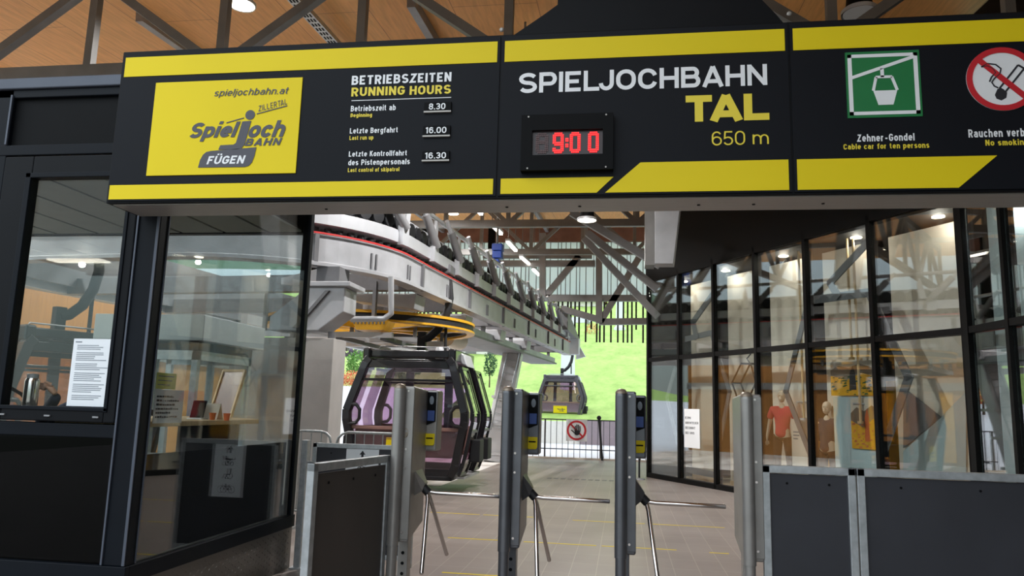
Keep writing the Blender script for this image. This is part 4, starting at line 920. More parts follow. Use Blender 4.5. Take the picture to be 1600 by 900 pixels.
def pq(x, z): return (pnx0+PW*x, GY-0.0150, pnz0+PH*z)
s_ = MB(); s_.prism([pq(*p) for p in ((.5, .975), (.41, .90), (.465, .90), (.465, .835), (.535, .835), (.535, .90), (.59, .90))], (0, -.001, 0)); s_.build('arrow_symbol', 'ink', pn)
s_ = MB(); s_.prism([pq(*p) for p in ((.36, .70), (.63, .70), (.66, .78), (.60, .78), (.56, .735), (.36, .72))], (0, -.001, 0)); s_.bar(pq(.32, .74), pq(.38, .70), .001, .008)
for x in (.43, .58): s_.ring(pq(x, .635), X_, Z_, .021, .014, (0, -.001, 0), 20)
s_.bar(pq(.43, .64), pq(.50, .70), .001, .006); s_.bar(pq(.58, .64), pq(.50, .70), .001, .006); s_.build('pram_symbol', 'ink', pn)
s_ = MB(); s_.ring(pq(.46, .40), X_, Z_, .030, .023, (0, -.001, 0), 24, math.pi*.7, math.pi*2.0); s_.lathe([(.011, 0), (.011, -.001)], pq(.44, .52), 14, A=(1, 0, 0), B=(0, 0, 1), Z=(0, 1, 0))
s_.bar(pq(.445, .50), pq(.455, .42), .001, .014); s_.bar(pq(.455, .425), pq(.55, .425), .001, .011); s_.bar(pq(.55, .43), pq(.60, .345), .001, .010); s_.build('wheelchair_symbol', 'ink', pn)
s_ = MB()
for x in (.37, .63): s_.ring(pq(x, .145), X_, Z_, .034, .029, (0, -.001, 0), 28)
for a, c in (((.37, .145), (.45, .205)), ((.45, .205), (.58, .205)), ((.58, .215), (.63, .145)), ((.45, .225), (.50, .135)), ((.50, .135), (.58, .205)), ((.37, .145), (.50, .135)), ((.42, .228), (.48, .228)), ((.58, .215), (.57, .24)), ((.55, .24), (.60, .24))): s_.bar(pq(*a), pq(*c), .001, .006)
s_.build('bicycle_symbol', 'ink', pn)
# long dark barriers on the right
rx = [atY(1190, 725, 4.5).x+0.02, atY(1336, 733, 4.5).x, 3.3]
b2 = thing('barrier', 'dark plywood barrier in galvanised frame beside the armless silver turnstile post', 'barrier', ((rx[0]+rx[1])/2, 4.5, 0), 0, 'galvanised barriers')
panel_frame(b2, (rx[0], 4.5, 0), (rx[1]-0.024, 4.5, 0), 0, 1.225); MB().box(rx[0]+.02, rx[1]-.044, 4.492, 4.508, 0.12, 1.18).build('board', 'ply', b2); screws(b2, (rx[0], 4.5, 0), (rx[1]-.03, 4.5, 0), .12, 1.18, (0, -.008, 0), 2)
b3 = thing('barrier', 'wide dark plywood barrier at the right edge below the shop display', 'barrier', ((rx[1]+rx[2])/2, 4.5, 0), 0, 'galvanised barriers')
panel_frame(b3, (rx[1]+0.024, 4.5, 0), (rx[2], 4.5, 0), 0, 1.225); MB().box(rx[1]+.044, rx[2]-.02, 4.492, 4.508, 0.12, 1.18).build('board', 'ply', b3); screws(b3, (rx[1]+.03, 4.5, 0), (rx[2], 4.5, 0), .12, 1.18, (0, -.008, 0), 5)
# floor lines
for p, q, lb in (((672, 801), (840, 808), 'yellow floor line farthest from the viewer on the left lane'), ((895, 812), (1142, 826), 'dashed yellow floor line farthest from the viewer on the right lane'),
              ((700, 840), (1066, 860), 'long yellow floor line crossing behind the two dark turnstiles'), ((1108, 863), (1142, 866), 'short yellow floor dash left of the silver end post'), ((690, 895), (790, 900), 'yellow floor line nearest the bottom edge of the picture')):
    a, c = atZ(*p, 0), atZ(*q, 0); y_ = (a.y+c.y)/2
    n_ = max(1, int((c.x-a.x)/0.75)); mb = MB()
    for i in range(n_):
        u0, u1 = a.x+(c.x-a.x)*i/n_, a.x+(c.x-a.x)*(i+.93)/n_
        mb.box(u0, u1, y_-0.014, y_+0.014, 0.0, 0.002)
    tag(mb.build('floor_marking', 'yellow'), lb, 'floor marking', 'yellow floor lines')
# round-cornered crowd fence behind the gate
for k, (pa, pb, lb) in enumerate((((455, 683), (523, 690), 'round-cornered steel crowd fence nearest the kiosk behind the gate'), ((527, 690), (660, 672), 'round-cornered steel crowd fence in front of the large cabin'))):
    Yc = 9.0; a, c = atY(pa[0], 680, Yc), atY(pb[0], 680, Yc+0.1); zt_ = atY(560, 676, Yc).z
    f_ = thing('crowd_fence', lb, 'fence', ((a.x+c.x)/2, Yc, 0), 0, 'crowd fences')
    ax, cx = a.x, c.x; r_ = 0.14
    pts = [(ax, Yc, 0.12), (ax, Yc, zt_-r_)]+[(ax+r_-r_*math.cos(t), Yc, zt_-r_+r_*math.sin(t)) for t in (0.5, 1.0)]+[(ax+r_, Yc, zt_), (cx-r_, Yc, zt_)]+[(cx-r_+r_*math.sin(t), Yc, zt_-r_+r_*math.cos(t)) for t in (0.5, 1.0)]+[(cx, Yc, zt_-r_), (cx, Yc, 0.12)]
    MB().pipe(pts, 0.017, 10).build('frame', 'galv', f_, smooth=True); MB().tube((ax, Yc, 0.2), (cx, Yc, 0.2), 0.014).build('bottom_rail', 'galv', f_)
    n_ = int((cx-ax)/0.11)
    for i in range(1, n_): MB().tube((ax+(cx-ax)*i/n_, Yc, 0.2), (ax+(cx-ax)*i/n_, Yc, zt_), 0.007, 8).build('bar', 'galv', f_)
    for x in (ax+.15, cx-.15): MB().bar((x, Yc-0.25, 0.015), (x, Yc+0.25, 0.015), 0.04, 0.03).build('foot', 'galv', f_); MB().tube((x, Yc, 0.02), (x, Yc, 0.2), 0.014).build('foot_stem', 'galv', f_)
# ================================================================== CABLE STATION (loop of beams around the bullwheel)
A0 = Vector((-3.55, 12.0)); A1 = Vector((-1.97, 27.83))
TD = (A1-A0).normalized(); TN = Vector((TD.y, -TD.x))    # TN: outward (right) side
LR = 2.62; LX = 2.3; CC = A0-TN*LR
def track(n0=14, n1=40, ext=0.0, y_end=1.0):
    """path points (x, y, ox, oy) from the far right end, round the near end, to the far left end"""
    L = (A1-A0).length*y_end+ext; P = []
    for i in range(n0+1):
        p = A0+TD*(L*(1-i/n0)); P.append((p.x, p.y, TN.x, TN.y))
    for i in range(1, n1):
        a = math.pi*i/n1; o_ = TN*math.cos(a)-TD*math.sin(a); p = CC+o_*LR
        if i > n1//2: p = p-TN*LX
        P.append((p.x, p.y, o_.x, o_.y))
        if i == n1//2: p = p-TN*LX; P.append((p.x, p.y, o_.x, o_.y))
    B0 = A0-TN*(2*LR+LX)
    for i in range(n0+1):
        p = B0+TD*(L*i/n0); P.append((p.x, p.y, -TN.x, -TN.y))
    return P
stn = thing('cable_station', 'grey cable car station machinery hanging in a long loop over the track', 'cableway machinery', (CC.x, CC.y+3, 3.3))
PATH = track()
MB().sweep(PATH, [(-0.20, 3.47), (0.06, 3.47), (0.06, 3.52), (0.0, 3.54), (0.0, 3.92), (0.03, 3.93), (0.03, 3.95), (-0.20, 3.95)]).build('guide_beam', 'beam', stn)
MB().sweep(PATH, [(0.0, 3.948), (0.035, 3.945), (0.035, 3.972), (0.0, 3.975)]).build('red_rail', 'redstripe', stn)
MB().sweep(PATH, [(-0.32, 4.10), (0.02, 4.10), (0.02, 4.30), (-0.02, 4.30), (-0.02, 4.13), (-0.32, 4.13)]).build('channel_rail', 'galvl', stn)
MB().sweep(PATH, [(-0.40, 3.60), (-0.34, 3.60), (-0.34, 4.62), (-0.40, 4.62)]).build('back_web', 'beamdk', stn)
MB().sweep(PATH, [(-0.34, 4.54), (-0.12, 4.54), (-0.12, 4.62), (-0.34, 4.62)]).build('upper_rail', 'galvl', stn)
def tr(s_, n, z):
    """s>0 straight towards the hill, s<0 round the near bend"""
    if s_ >= 0: p = A0+TD*s_; o_ = TN
    else:
        a = -s_/LR; o_ = TN*math.cos(a)-TD*math.sin(a); p = CC+o_*LR
    return Vector((p.x+o_.x*n, p.y+o_.y*n, z)), Vector((o_.x, o_.y, 0))
# joints and stiffener plates on the beam
mb = None
for s_ in (-2.0, 0.6, 3.4, 6.2, 9.0, 11.8, 14.4):
    p, o_ = tr(s_, 0, 0); t_ = Vector((-o_.y, o_.x, 0))
    m_ = MB(); m_.fbox(p, o_, t_, Z_, (0.0, 0.05), (-0.03, 0.03), (3.46, 3.94)); m_.build('joint_flange', 'beamdk', stn)
for s_ in (-1.0, 0.0, 2.0, 4.8, 7.4, 10.0, 13.0):
    p, o_ = tr(s_, 0, 0); t_ = Vector((-o_.y, o_.x, 0))
    m_ = MB()
    for q_ in (-0.05, 0.05): m_.fbox(p, o_, t_, Z_, (0.0, 0.02), (q_-0.014, q_+0.014), (3.56, 3.80))
    m_.build('stiffener', 'beamdk', stn)
# conveyor tyres above and in the slot
k = 0
s_ = -2.6
while s_ < 15.6 and k < 78:
    p, o_ = tr(s_, -0.12, 4.46); t_ = Vector((-o_.y, o_.x, 0))
    MB().lathe([(0.06, -0.045), (0.125, -0.04), (0.135, 0.0), (0.125, 0.04), (0.06, 0.045)], p, 14, A=t_, B=Z_, Z=o_).build('drive_tyre', 'rubber', stn, smooth=True)
    s_ += 0.29; k += 1
m_ = MB(); s_ = -3.0
while s_ < 15.6:
    p, o_ = tr(s_, -0.10, 4.03); t_ = Vector((-o_.y, o_.x, 0)); m_.lathe([(0.02, -0.03), (0.055, -0.03), (0.055, 0.03), (0.02, 0.03)], p, 10, A=t_, B=o_, Z=Z_); s_ += 0.2
tag(m_.build('roller_chain', 'rubber', stn), kind='stuff')
# slanted cylinder struts with brackets, top rail
for i in range(12):
    s_ = -0.9+i*1.4
    p, o_ = tr(s_+0.55, 0.10, 4.34); p2, o2 = tr(s_-0.10, 0.0, 5.02)
    st1 = MB().tube(p, p+(p2-p)*0.72, 0.078, 16).build('strut_cylinder', 'steel', stn, smooth=True)
    MB().tube(p+(p2-p)*0.6, p2, 0.042, 14).build('strut_rod', 'galvl', st1, smooth=True)
    t_ = Vector((-o_.y, o_.x, 0)); m_ = MB(); m_.fbox(p, o_, t_, Z_, (-0.10, 0.0), (-0.10, 0.10), (-0.28, 0.04)); m_.prism([p-o_*.10+t_*.10+Z_*.02, p-o_*.10+t_*.26+Z_*.02, p-o_*.10+t_*.30+Z_*.40, p-o_*.10+t_*.22+Z_*.55], -o_*.05); m_.build('bracket', 'galvl', stn)
pts = [tr(-2.5+i*0.5, -0.10, 4.98)[0] for i in range(38)]
MB().pipe(pts, 0.045, 10).build('top_rail', 'galvl', stn, smooth=True)
for s_ in (-1.6, 1.2, 4.2, 7.2, 10.2):
    p, o_ = tr(s_, 0, 0); t_ = Vector((-o_.y, o_.x, 0)); m_ = MB()
    m_.prism([p-o_*.22+t_*.25+Z_*3.47, p-o_*1.5+t_*.25+Z_*3.47, p-o_*1.5+t_*.25+Z_*3.36, p-o_*.25+t_*.25+Z_*3.20], -t_*.5); m_.build('inner_bracket', 'beam', stn, bevel=.01)
# triangular end cowl
e0, eo = tr((A1-A0).length, 0, 0); td3 = Vector((TD.x, TD.y, 0))
m_ = MB(); m_.prism([e0+td3*(-1.6)+Z_*4.95-eo*.1, e0+td3*(-1.6)+Z_*4.25-eo*.1, e0+td3*0.9+Z_*4.12-eo*.1, e0+td3*0.9+Z_*4.22-eo*.1], eo*0.3); m_.build('end_cowl', 'steel', stn)
m_ = MB(); m_.fbox(e0, eo, td3, Z_, (-0.15, 0.25), (0.5, 0.9), (3.55, 4.15)); m_.prism([e0+eo*.1+td3*.9+Z_*4.1, e0+eo*.45+td3*.9+Z_*3.5, e0+eo*.1+td3*.9+Z_*3.4], td3*0.2); m_.build('end_roller', 'pylon', stn)
# bullwheel
WC = Vector((-5.15, 15.0)); WR = 2.12
bw = MB().ring((WC.x, WC.y, 3.13), X_, Y_, WR, WR-0.16, (0, 0, 0.05), 72).build('bullwheel_rim', 'yel', stn)
MB().ring((WC.x, WC.y, 3.02), X_, Y_, WR-0.03, WR-0.22, (0, 0, 0.11), 72).build('bullwheel_liner', 'rubber', bw); MB().ring((WC.x, WC.y, 2.98), X_, Y_, WR, WR-0.16, (0, 0, 0.04), 72).build('bullwheel_flange', 'yel', bw)
for i in range(8):
    a = math.pi*2*i/8+0.2; MB().bar((WC.x+.25*math.cos(a), WC.y+.25*math.sin(a), 3.08), (WC.x+(WR-.15)*math.cos(a), WC.y+(WR-.15)*math.sin(a), 3.08), 0.14, 0.12).build('bullwheel_spoke', 'yel', bw)
MB().lathe([(0.32, 2.9), (0.36, 3.0), (0.36, 3.25), (0.22, 3.3), (0.22, 3.7)], (WC.x, WC.y, 0), 24).build('bullwheel_hub', 'beamdk', bw)
q = atY(576, 507, 12.3); m_ = MB(); gz = q.z-2.95; m_.prism([(q.x-.30, 12.3, gz+3.02), (q.x+.34, 12.3, gz+3.02), (q.x+.30, 12.3, gz+2.93), (q.x+.26, 12.3, gz+2.86), (q.x-.22, 12.3, gz+2.86)], (0, .4, 0)); gg = m_.build('yellow_guard', 'yel', stn)
m_ = MB()
for i in range(9): m_.box(q.x-.27+i*.066, q.x-.245+i*.066, 12.28, 12.3, gz+2.96, gz+3.00)
m_.build('guard_slots', 'steeldark', gg)
MB().box(q.x-0.03, q.x+0.03, 12.5, 12.6, gz+3.02, 3.62).build('guard_hanger', 'beamdk', stn)
for yy_, za, zc in ((13.3, 2.70, 2.80), (14.6, 2.72, 2.84), (16.2, 2.76, 2.90)):
    xe = A0.x+TD.x*(yy_-12)-0.75
    MB().box(xe-2.6, xe, yy_-.05, yy_+.05, za, zc).build('lower_frame_bar', 'galvl', stn)
    for xx_ in (xe-2.5, xe-1.4, xe-.08): MB().box(xx_-.03, xx_+.03, yy_-.04, yy_+.04, zc, 3.62).build('lower_frame_hanger', 'beamdk', stn)
for xx_ in (-6.2, -5.2, -4.35): MB().box(xx_-.06, xx_+.06, 13.3, 16.3, 2.66, 2.74).build('lower_frame_runner', 'beamdk', stn)
# cross girders and under-frame between the two sides of the loop
for Yc in (12.6, 15.4, 18.2, 21.0, 23.8, 26.4):
    s_ = (Yc-A0.y)/TD.y; a = A0+TD*s_; c = a-TN*(2*LR+LX)
    MB().bar((a.x-0.1, a.y, 3.62), (c.x+0.1, c.y, 3.62), 0.22, 0.30).build('cross_girder', 'beamdk', stn)
for n_ in (-0.5, -2.6, -4.7):
    a = A0+TD*2.5+TN*n_; c = A0+TD*15.3+TN*n_
    MB().bar((a.x, a.y, 3.22 if n_ != -2.6 else 3.62), (c.x, c.y, 3.22 if n_ != -2.6 else 3.62), 0.16, 0.20).build('long_girder', 'beam', stn)
for Yc in (15.4, 18.2, 21.0, 23.8, 26.4):
    s_ = (Yc-A0.y)/TD.y; a = A0+TD*s_
    for n_ in (-0.5, -4.7):
        p = a+TN*n_; MB().bar((p.x, p.y, 3.2), (p.x, p.y, 3.6), 0.10, 0.10).build('hanger_bar', 'beamdk', stn)
m_ = MB(); a = A0+TD*2.5+TN*-0.35; c = A0+TD*15.3+TN*-0.35; d = A0+TD*15.3+TN*-1.3; e_ = A0+TD*2.5+TN*-1.3
m_.prism([(a.x, a.y, 3.10), (c.x, c.y, 3.10), (d.x, d.y, 3.10), (e_.x, e_.y, 3.10)], (0, 0, 0.05)); m_.build('service_walkway', 'beamdk', stn)
m_ = MB(); p1 = A0+TD*4.6+TN*-0.9; p2 = A0+TD*5.6+TN*-0.9; m_.tube((p1.x, p1.y, 3.05), (p2.x, p2.y, 3.05), 0.22, 20); m_.build('motor_drum', 'shopwall', stn, smooth=True)
# bent pipe under the near beam
pa = atD(611, 432, 11.6); pb = atD(611, 490, 11.6); pc = atD(600, 498, 11.6); pd = atD(548, 499, 11.6)
MB().pipe([pa, pa+(pb-pa)*.8, pb, pb+(pc-pb)*.7, pc, pc+(pd-pc)*.3, pd], 0.045, 12).build('bent_pipe', 'galvl', stn, smooth=True)
# ropes leaving the station towards the pylon
# concrete support with steel head
sup = thing('support_pillar', 'pale concrete pillar with a grey steel head carrying the near bend of the machinery', 'pillar', (-4.55, 10.6, 0))
MB().box(-5.7, -4.12, 10.35, 10.85, 0, 2.42).build('shaft', 'concrete', sup, bevel=0.01)
for x in (-4.98+.0, -4.40): MB().tube((x+.2, 10.45, 2.42), (x+.2, 10.45, 2.52), 0.05, 12).build('anchor_bolt', 'beamdk', sup)
m_ = MB(); m_.prism([(-5.1, 10.30, 2.52), (-4.35, 10.30, 2.52), (-3.98, 10.30, 2.80), (-3.98, 10.30, 3.16), (-4.55, 10.30, 3.16), (-5.1, 10.30, 2.72)], (0, 0.50, 0)); m_.build('steel_head', 'beam', sup, bevel=0.015)
MB().box(-4.65, -3.88, 10.22, 10.88, 3.16, 3.23).build('head_plate', 'beam', sup, bevel=0.01); MB().box(-4.45, -4.10, 10.35, 10.75, 3.23, 3.47).build('neck', 'beamdk', sup)
m_ = MB(); m_.prism([(-4.72, 10.25, 2.55), (-4.66, 10.25, 2.55), (-4.2, 10.25, 3.10), (-4.26, 10.25, 3.10)], (0, .05, 0)); m_.build('gusset', 'beamdk', sup)

# ================================================================== CABINS
def make_cabin(frame_m, label, door_open=True):
    g = thing('gondola_cabin', label, 'gondola', (0, 0, 0), 0, 'cable car cabins')
    prof = [(0.90, 0.10), (0.98, 0.30), (1.13, 1.02), (1.13, 1.16), (0.86, 1.98), (0.80, 2.06)]
    def hw(z):
        for (a, za), (c, zc) in zip(prof, prof[1:]):
            if za <= z <= zc: return a+(c-a)*(z-za)/(zc-za)
        return prof[-1][0] if z > prof[-1][1] else prof[0][0]
    def dy(z): return 0.80+0.10*min(1, max(0, (z-0.1)/1.0))-0.10*max(0, (z-1.16)/0.9)     # half length by height
    MB().box(-0.88, 0.88, -0.84, 0.84, 0.03, 0.11).build('floor_pan', 'rubber', g, bevel=0.02)
    for sx_ in (-1, 1):
        for sy_ in (-1, 1):
            pts = [(sx_*(a-0.045), sy_*dy(z), z) for a, z in prof]
            mb = MB()
            for p, q in zip(pts, pts[1:]): mb.bar(Vector(p), Vector(q)+(Vector(q)-Vector(p)).normalized()*0.02, 0.14, 0.15, (0, 1, 0))
            mb.build('corner_post', frame_m, g, bevel=0.012)
    def hbar(z, sy_, h, nm, m=None, th=0.06): return MB().box(-hw(z)+.04, hw(z)-.04, sy_*dy(z)-th/2, sy_*dy(z)+th/2, z-h/2, z+h/2).build(nm, m or frame_m, g, bevel=0.008)
    for sy_ in (-1, 1):
        hbar(1.97, sy_, 0.13, 'head_rail'); hbar(1.70, sy_, 0.045, 'window_bar'); hbar(0.88, sy_, 0.06, 'sill_rail', 'lowpanel'); hbar(0.15, sy_, 0.14, 'bottom_rail')
        def face(z0, z1, nm, m, off=0.0, inset=0.07):
            mb = MB(); mb.prism([(-hw(z0)+inset, sy_*(dy(z0)+off), z0), (hw(z0)-inset, sy_*(dy(z0)+off), z0), (hw((z0+z1)/2)-inset, sy_*(dy((z0+z1)/2)+off), (z0+z1)/2), (hw(z1)-inset, sy_*(dy(z1)+off), z1), (-hw(z1)+inset, sy_*(dy(z1)+off), z1), (-hw((z0+z1)/2)+inset, sy_*(dy((z0+z1)/2)+off), (z0+z1)/2)], (0, sy_*0.01, 0)); return mb.build(nm, m, g)
        face(1.725, 1.90, 'upper_pane', 'glass_g'); face(0.91, 1.68, 'main_pane', 'glass_g'); face(0.22, 0.86, 'lower_pane', 'glass_g', 0.0)
        mb = MB(); mb.box(-hw(.6)+.1, hw(.6)-.1, sy_*(dy(.6)-.05)-.01, sy_*(dy(.6)-.05)+.01, 0.42, 0.85); mb.build('seat_back', 'lowpanel', g)
        MB().box(-0.85, 0.85, min(sy_*.42, sy_*.78), max(sy_*.42, sy_*.78), 0.40, 0.48).build('bench', 'lowpanel', g, bevel=0.015)
        for sx_ in (-1, 1):
            x0 = sx_*(hw(1.1)-.09); mb = MB(); yy = sy_*(dy(1.1)+.03)
            mb.pipe([(x0, yy, 1.27), (x0-sx_*.13, yy, 1.26), (x0-sx_*.20, yy, 1.18), (x0-sx_*.20, yy, 1.03), (x0-sx_*.14, yy, 0.95), (x0, yy, 0.93)], 0.033, 8); mb.build('corner_handle', frame_m, g, smooth=True)
    MB().bar((-0.42, 0.70, 0.5), (-0.40, 0.72, 1.9), 0.16, 0.05, (0, 1, 0)).build('inner_post', 'gondgrey', g); MB().bar((0.42, 0.70, 0.5), (0.40, 0.72, 1.9), 0.16, 0.05, (0, 1, 0)).build('inner_post', 'gondgrey', g)
    # roof: shell, side members, rack
    MB().prism([(-0.80, -0.70, 2.03), (0.80, -0.70, 2.03), (0.80, 0.70, 2.03), (-0.80, 0.70, 2.03)], (0, 0, 0.04)).build('roof_shell', frame_m, g, bevel=0.015)
    for sx_ in (-1, 1): MB().bar((sx_*0.80, -0.86, 2.14), (sx_*0.80, 0.86, 2.14), 0.14, 0.22).build('roof_side_member', frame_m, g, bevel=0.03)
    for y in (-0.74, 0.74): MB().bar((-0.80, y, 2.16), (0.80, y, 2.16), 0.08, 0.13).build('roof_cross_member', frame_m, g, bevel=0.02)
    MB().pipe([(-0.70, -0.5, 2.22), (-0.65, -0.5, 2.30), (0.65, -0.5, 2.30), (0.70, -0.5, 2.22)], 0.012, 8).build('roof_rail', 'galvl', g); MB().pipe([(-0.70, 0.5, 2.22), (-0.65, 0.5, 2.30), (0.65, 0.5, 2.30), (0.70, 0.5, 2.22)], 0.012, 8).build('roof_rail', 'galvl', g)
    MB().lathe([(0.07, 2.08), (0.08, 2.1), (0.08, 2.26), (0.06, 2.29)], (0.52, -0.66, 0), 16).build('damper', 'galvl', g, smooth=True)
    MB().prism([(0.88, -0.4, 2.02), (0.88, 0.3, 2.02), (0.80, 0.3, 2.24), (0.80, -0.4, 2.24)], (0.12, 0, -0.05)).build('door_gear_cover', 'galvl', g, bevel=0.02)
    # side doors with frames standing open, ski holders
    for sx_ in (-1, 1):
        for yc, opn in ((-0.42, 1), (0.42, 1)):
            door_open = sx_ > 0; off = 0.10 if door_open else 0.02
            y0, y1 = yc-.30, yc+.30
            if door_open: y0, y1 = (y0-.18, y1-.22) if yc < 0 else (y0+.22, y1+.18)
            mb = MB(); zs = [0.14, 0.30, 1.02, 1.16, 1.92]
            for y in (y0, y1):
                for a, c in (zip(zs, zs[1:]) if sx_ > 0 else ()): mb.bar((sx_*(hw(a)+off), y, a), (sx_*(hw(c)+off), y, c), 0.06, 0.05, (0, 1, 0))
            for z in (0.14, 0.86, 1.92): mb.bar((sx_*(hw(z)+off), y0, z), (sx_*(hw(z)+off), y1, z), 0.05, 0.05)
            dr_ = mb.build('door', frame_m, g, bevel=0.006)
            mb = MB()
            for a, c in ((0.16, 0.30), (0.30, 1.02), (1.02, 1.16), (1.16, 1.90)):
                mb.prism([(sx_*(hw(a)+off), y0+.02, a), (sx_*(hw(a)+off), y1-.02, a), (sx_*(hw(c)+off), y1-.02, c), (sx_*(hw(c)+off), y0+.02, c)], (sx_*.008, 0, 0))
            mb.build('door_pane', 'glass_g', dr_)
            if sx_ > 0: MB().bar((sx_*(hw(1.85)+off+.04), (y0+y1)/2, 1.85), (sx_*(hw(1.2)+off+.04), (y0+y1)/2, 1.2), 0.02, 0.03, (0, 1, 0)).build('door_edge', 'chrome', dr_)
            sb = MB(); sb.box(min(sx_*(hw(.5)+off+.02), sx_*(hw(.5)+off+.20)), max(sx_*(hw(.5)+off+.02), sx_*(hw(.5)+off+.20)), yc-.20, yc+.20, 0.34, 0.72); hb = sb.build('ski_holder', 'rubber', dr_, bevel=0.02)
        MB().box(min(sx_*.86, sx_*1.08), max(sx_*.86, sx_*1.08), -0.7, 0.7, 0.06, 0.10).build('side_step', 'galvl', g)
    # hanger: foot plate, curved arm, grip
    MB().box(-0.08, 0.08, -0.06, 0.06, 2.05, 2.62).build('hanger_foot', 'rubber', g, bevel=0.01)
    hb = MB(); hb.pipe([(0.0, 0, 2.48), (0.14, 0, 2.52), (0.32, 0, 2.68), (0.46, 0, 2.95), (0.52, 0, 3.25), (0.49, 0, 3.52), (0.44, 0, 3.72)], 0.07, 12, rs=[.075, .08, .08, .078, .075, .07, .065]); hb.build('hanger_arm', 'rubber', g, smooth=True)
    MB().tube((0.46, 0, 2.95), (0.47, 0, 2.10), 0.03, 10).build('hanger_damper', 'rubber', g)
    gr = MB(); gr.box(0.34, 0.56, -0.22, 0.22, 3.68, 3.86); gr.build('rope_grip', 'beamdk', g, bevel=0.03)
    for y in (-.18, .18): MB().lathe([(0.05, -.03), (0.07, -.03), (0.07, .03), (0.05, .03)], (0.36, y, 3.90), 14, A=(0, 1, 0), B=(0, 0, 1), Z=(1, 0, 0)).build('grip_roller', 'rubber', g)
    # yellow plate low on the end face
    MB().box(-0.34, 0.34, -dy(.5)-.028, -dy(.5)-.015, 0.34, 0.72).build('yellow_plate', 'yellow', g, bevel=0.01)
    mb = MB(); yy = -dy(.5)-.030
    for a, c in (((-.12, .53), (.26, .53)), ((.10, .60), (.14, .42)), ((-.05, .45), (.18, .45)), ((-.14, .56), (.0, .52))): mb.bar((a[0], yy, a[1]), (c[0], yy, c[1]), .002, .028)
    mb.build('plate_mark', 'logoink', g)
    return g
g1 = make_cabin('gondola', 'large black cable car cabin with doors open under the near machinery')
c0 = atD(643, 745, 14.3)
g2 = copy_tree(g1); g3 = copy_tree(g1)
g1.location = (-3.85, 14.15, 0.17); g1.scale = (1, 1, 1.045)
def child_mats(o_, f_):
    for ch in o_.children:
        f_(ch); child_mats(ch, f_)
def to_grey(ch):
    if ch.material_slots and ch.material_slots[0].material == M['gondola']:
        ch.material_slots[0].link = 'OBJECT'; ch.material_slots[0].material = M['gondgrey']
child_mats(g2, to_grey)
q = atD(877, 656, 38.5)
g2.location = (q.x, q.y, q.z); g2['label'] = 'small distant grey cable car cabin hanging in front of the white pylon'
g3.location = (-8.25, 10.0, 0.17); g3.rotation_euler = (0, 0, math.radians(68)); g3['label'] = 'black cable car cabin seen through the kiosk front window'
# haul ropes out to the pylon
rp0 = e0+Z_*3.98; gq_ = Vector((q.x+0.45, q.y, q.z+3.8))
mb = MB(); mb.pipe([rp0, gq_, gq_+(gq_-rp0)*0.75+Z_*0.9], 0.025, 8); tag(mb.build('haul_rope', 'steeldark'), 'steel haul rope running from the station end over the distant cabin', 'rope')
# ================================================================== ROOF STEELWORK
def truss(label, Y, x0, x1, nbay, zl, zu, wd, m, group='roof trusses', node0=0, name='roof_truss'):
    t = thing(name, label, 'roof truss', ((x0+x1)/2, Y, zl), 0, group)
    MB().bar((x0, Y, zl), (x1, Y, zl), wd, wd*1.25).build('bottom_chord', m, t); MB().bar((x0, Y, zu), (x1, Y, zu), wd, wd*1.25).build('top_chord', m, t)
    b_ = (x1-x0)/nbay
    for i in range(nbay+1):
        MB().bar((x0+b_*i, Y, zl), (x0+b_*i, Y, zu), wd*.7, wd*.7).build('vertical', m, t)
        if i < nbay:
            a, c = (zl, zu) if (i+node0) % 2 == 0 else (zu, zl)
            MB().bar((x0+b_*i, Y, a), (x0+b_*(i+1), Y, c), wd*.75, wd*.75).build('diagonal', m, t)
    return t
TY = 8.3
bw_ = (atY(566, 40, TY).x-atY(147, 40, TY).x)/2; xv = atY(147, 40, TY).x
zl = atY(90, 117, TY).z; zu = min(atY(150, -32, TY).z, ceil_z(TY)-0.08)
truss('near grey steel roof truss above the kiosk and the sign', TY, xv-bw_*2, xv+bw_*8, 10, zl, zu, 0.15, 'steeldark', node0=1)
for Y, lb, zlo in ((14.5, 'grey steel roof truss second from the viewer under the wooden roof', 5.9), (19.0, 'grey steel roof truss third from the viewer under the wooden roof', 6.25), (24.0, 'grey steel roof truss nearest the slatted screen', 6.55)):
    truss(lb, Y, -13, 2.0 if Y > 16 else 2.5, 9, zlo, ceil_z(Y)-0.08, 0.15, 'steeldark')
# purlin beams along the roof
for k, (x, m) in enumerate(((-11.5, 'steel'), (-7.2, 'steel'), (-3.0, 'steel'), (1.2, 'steel'))):
    o_ = MB().bar((x, 9.6, ceil_z(9.6)-0.09), (x, 29.4, ceil_z(29.4)-0.09), 0.12, 0.16).build('roof_purlin', m)
    tag(o_, ['steel roof purlin farthest left over the timber wall', 'steel roof purlin over the left side of the machinery loop', 'steel roof purlin over the right side of the machinery loop', 'steel roof purlin over the far shopfront corner'][k], 'roof beam', 'roof purlins')
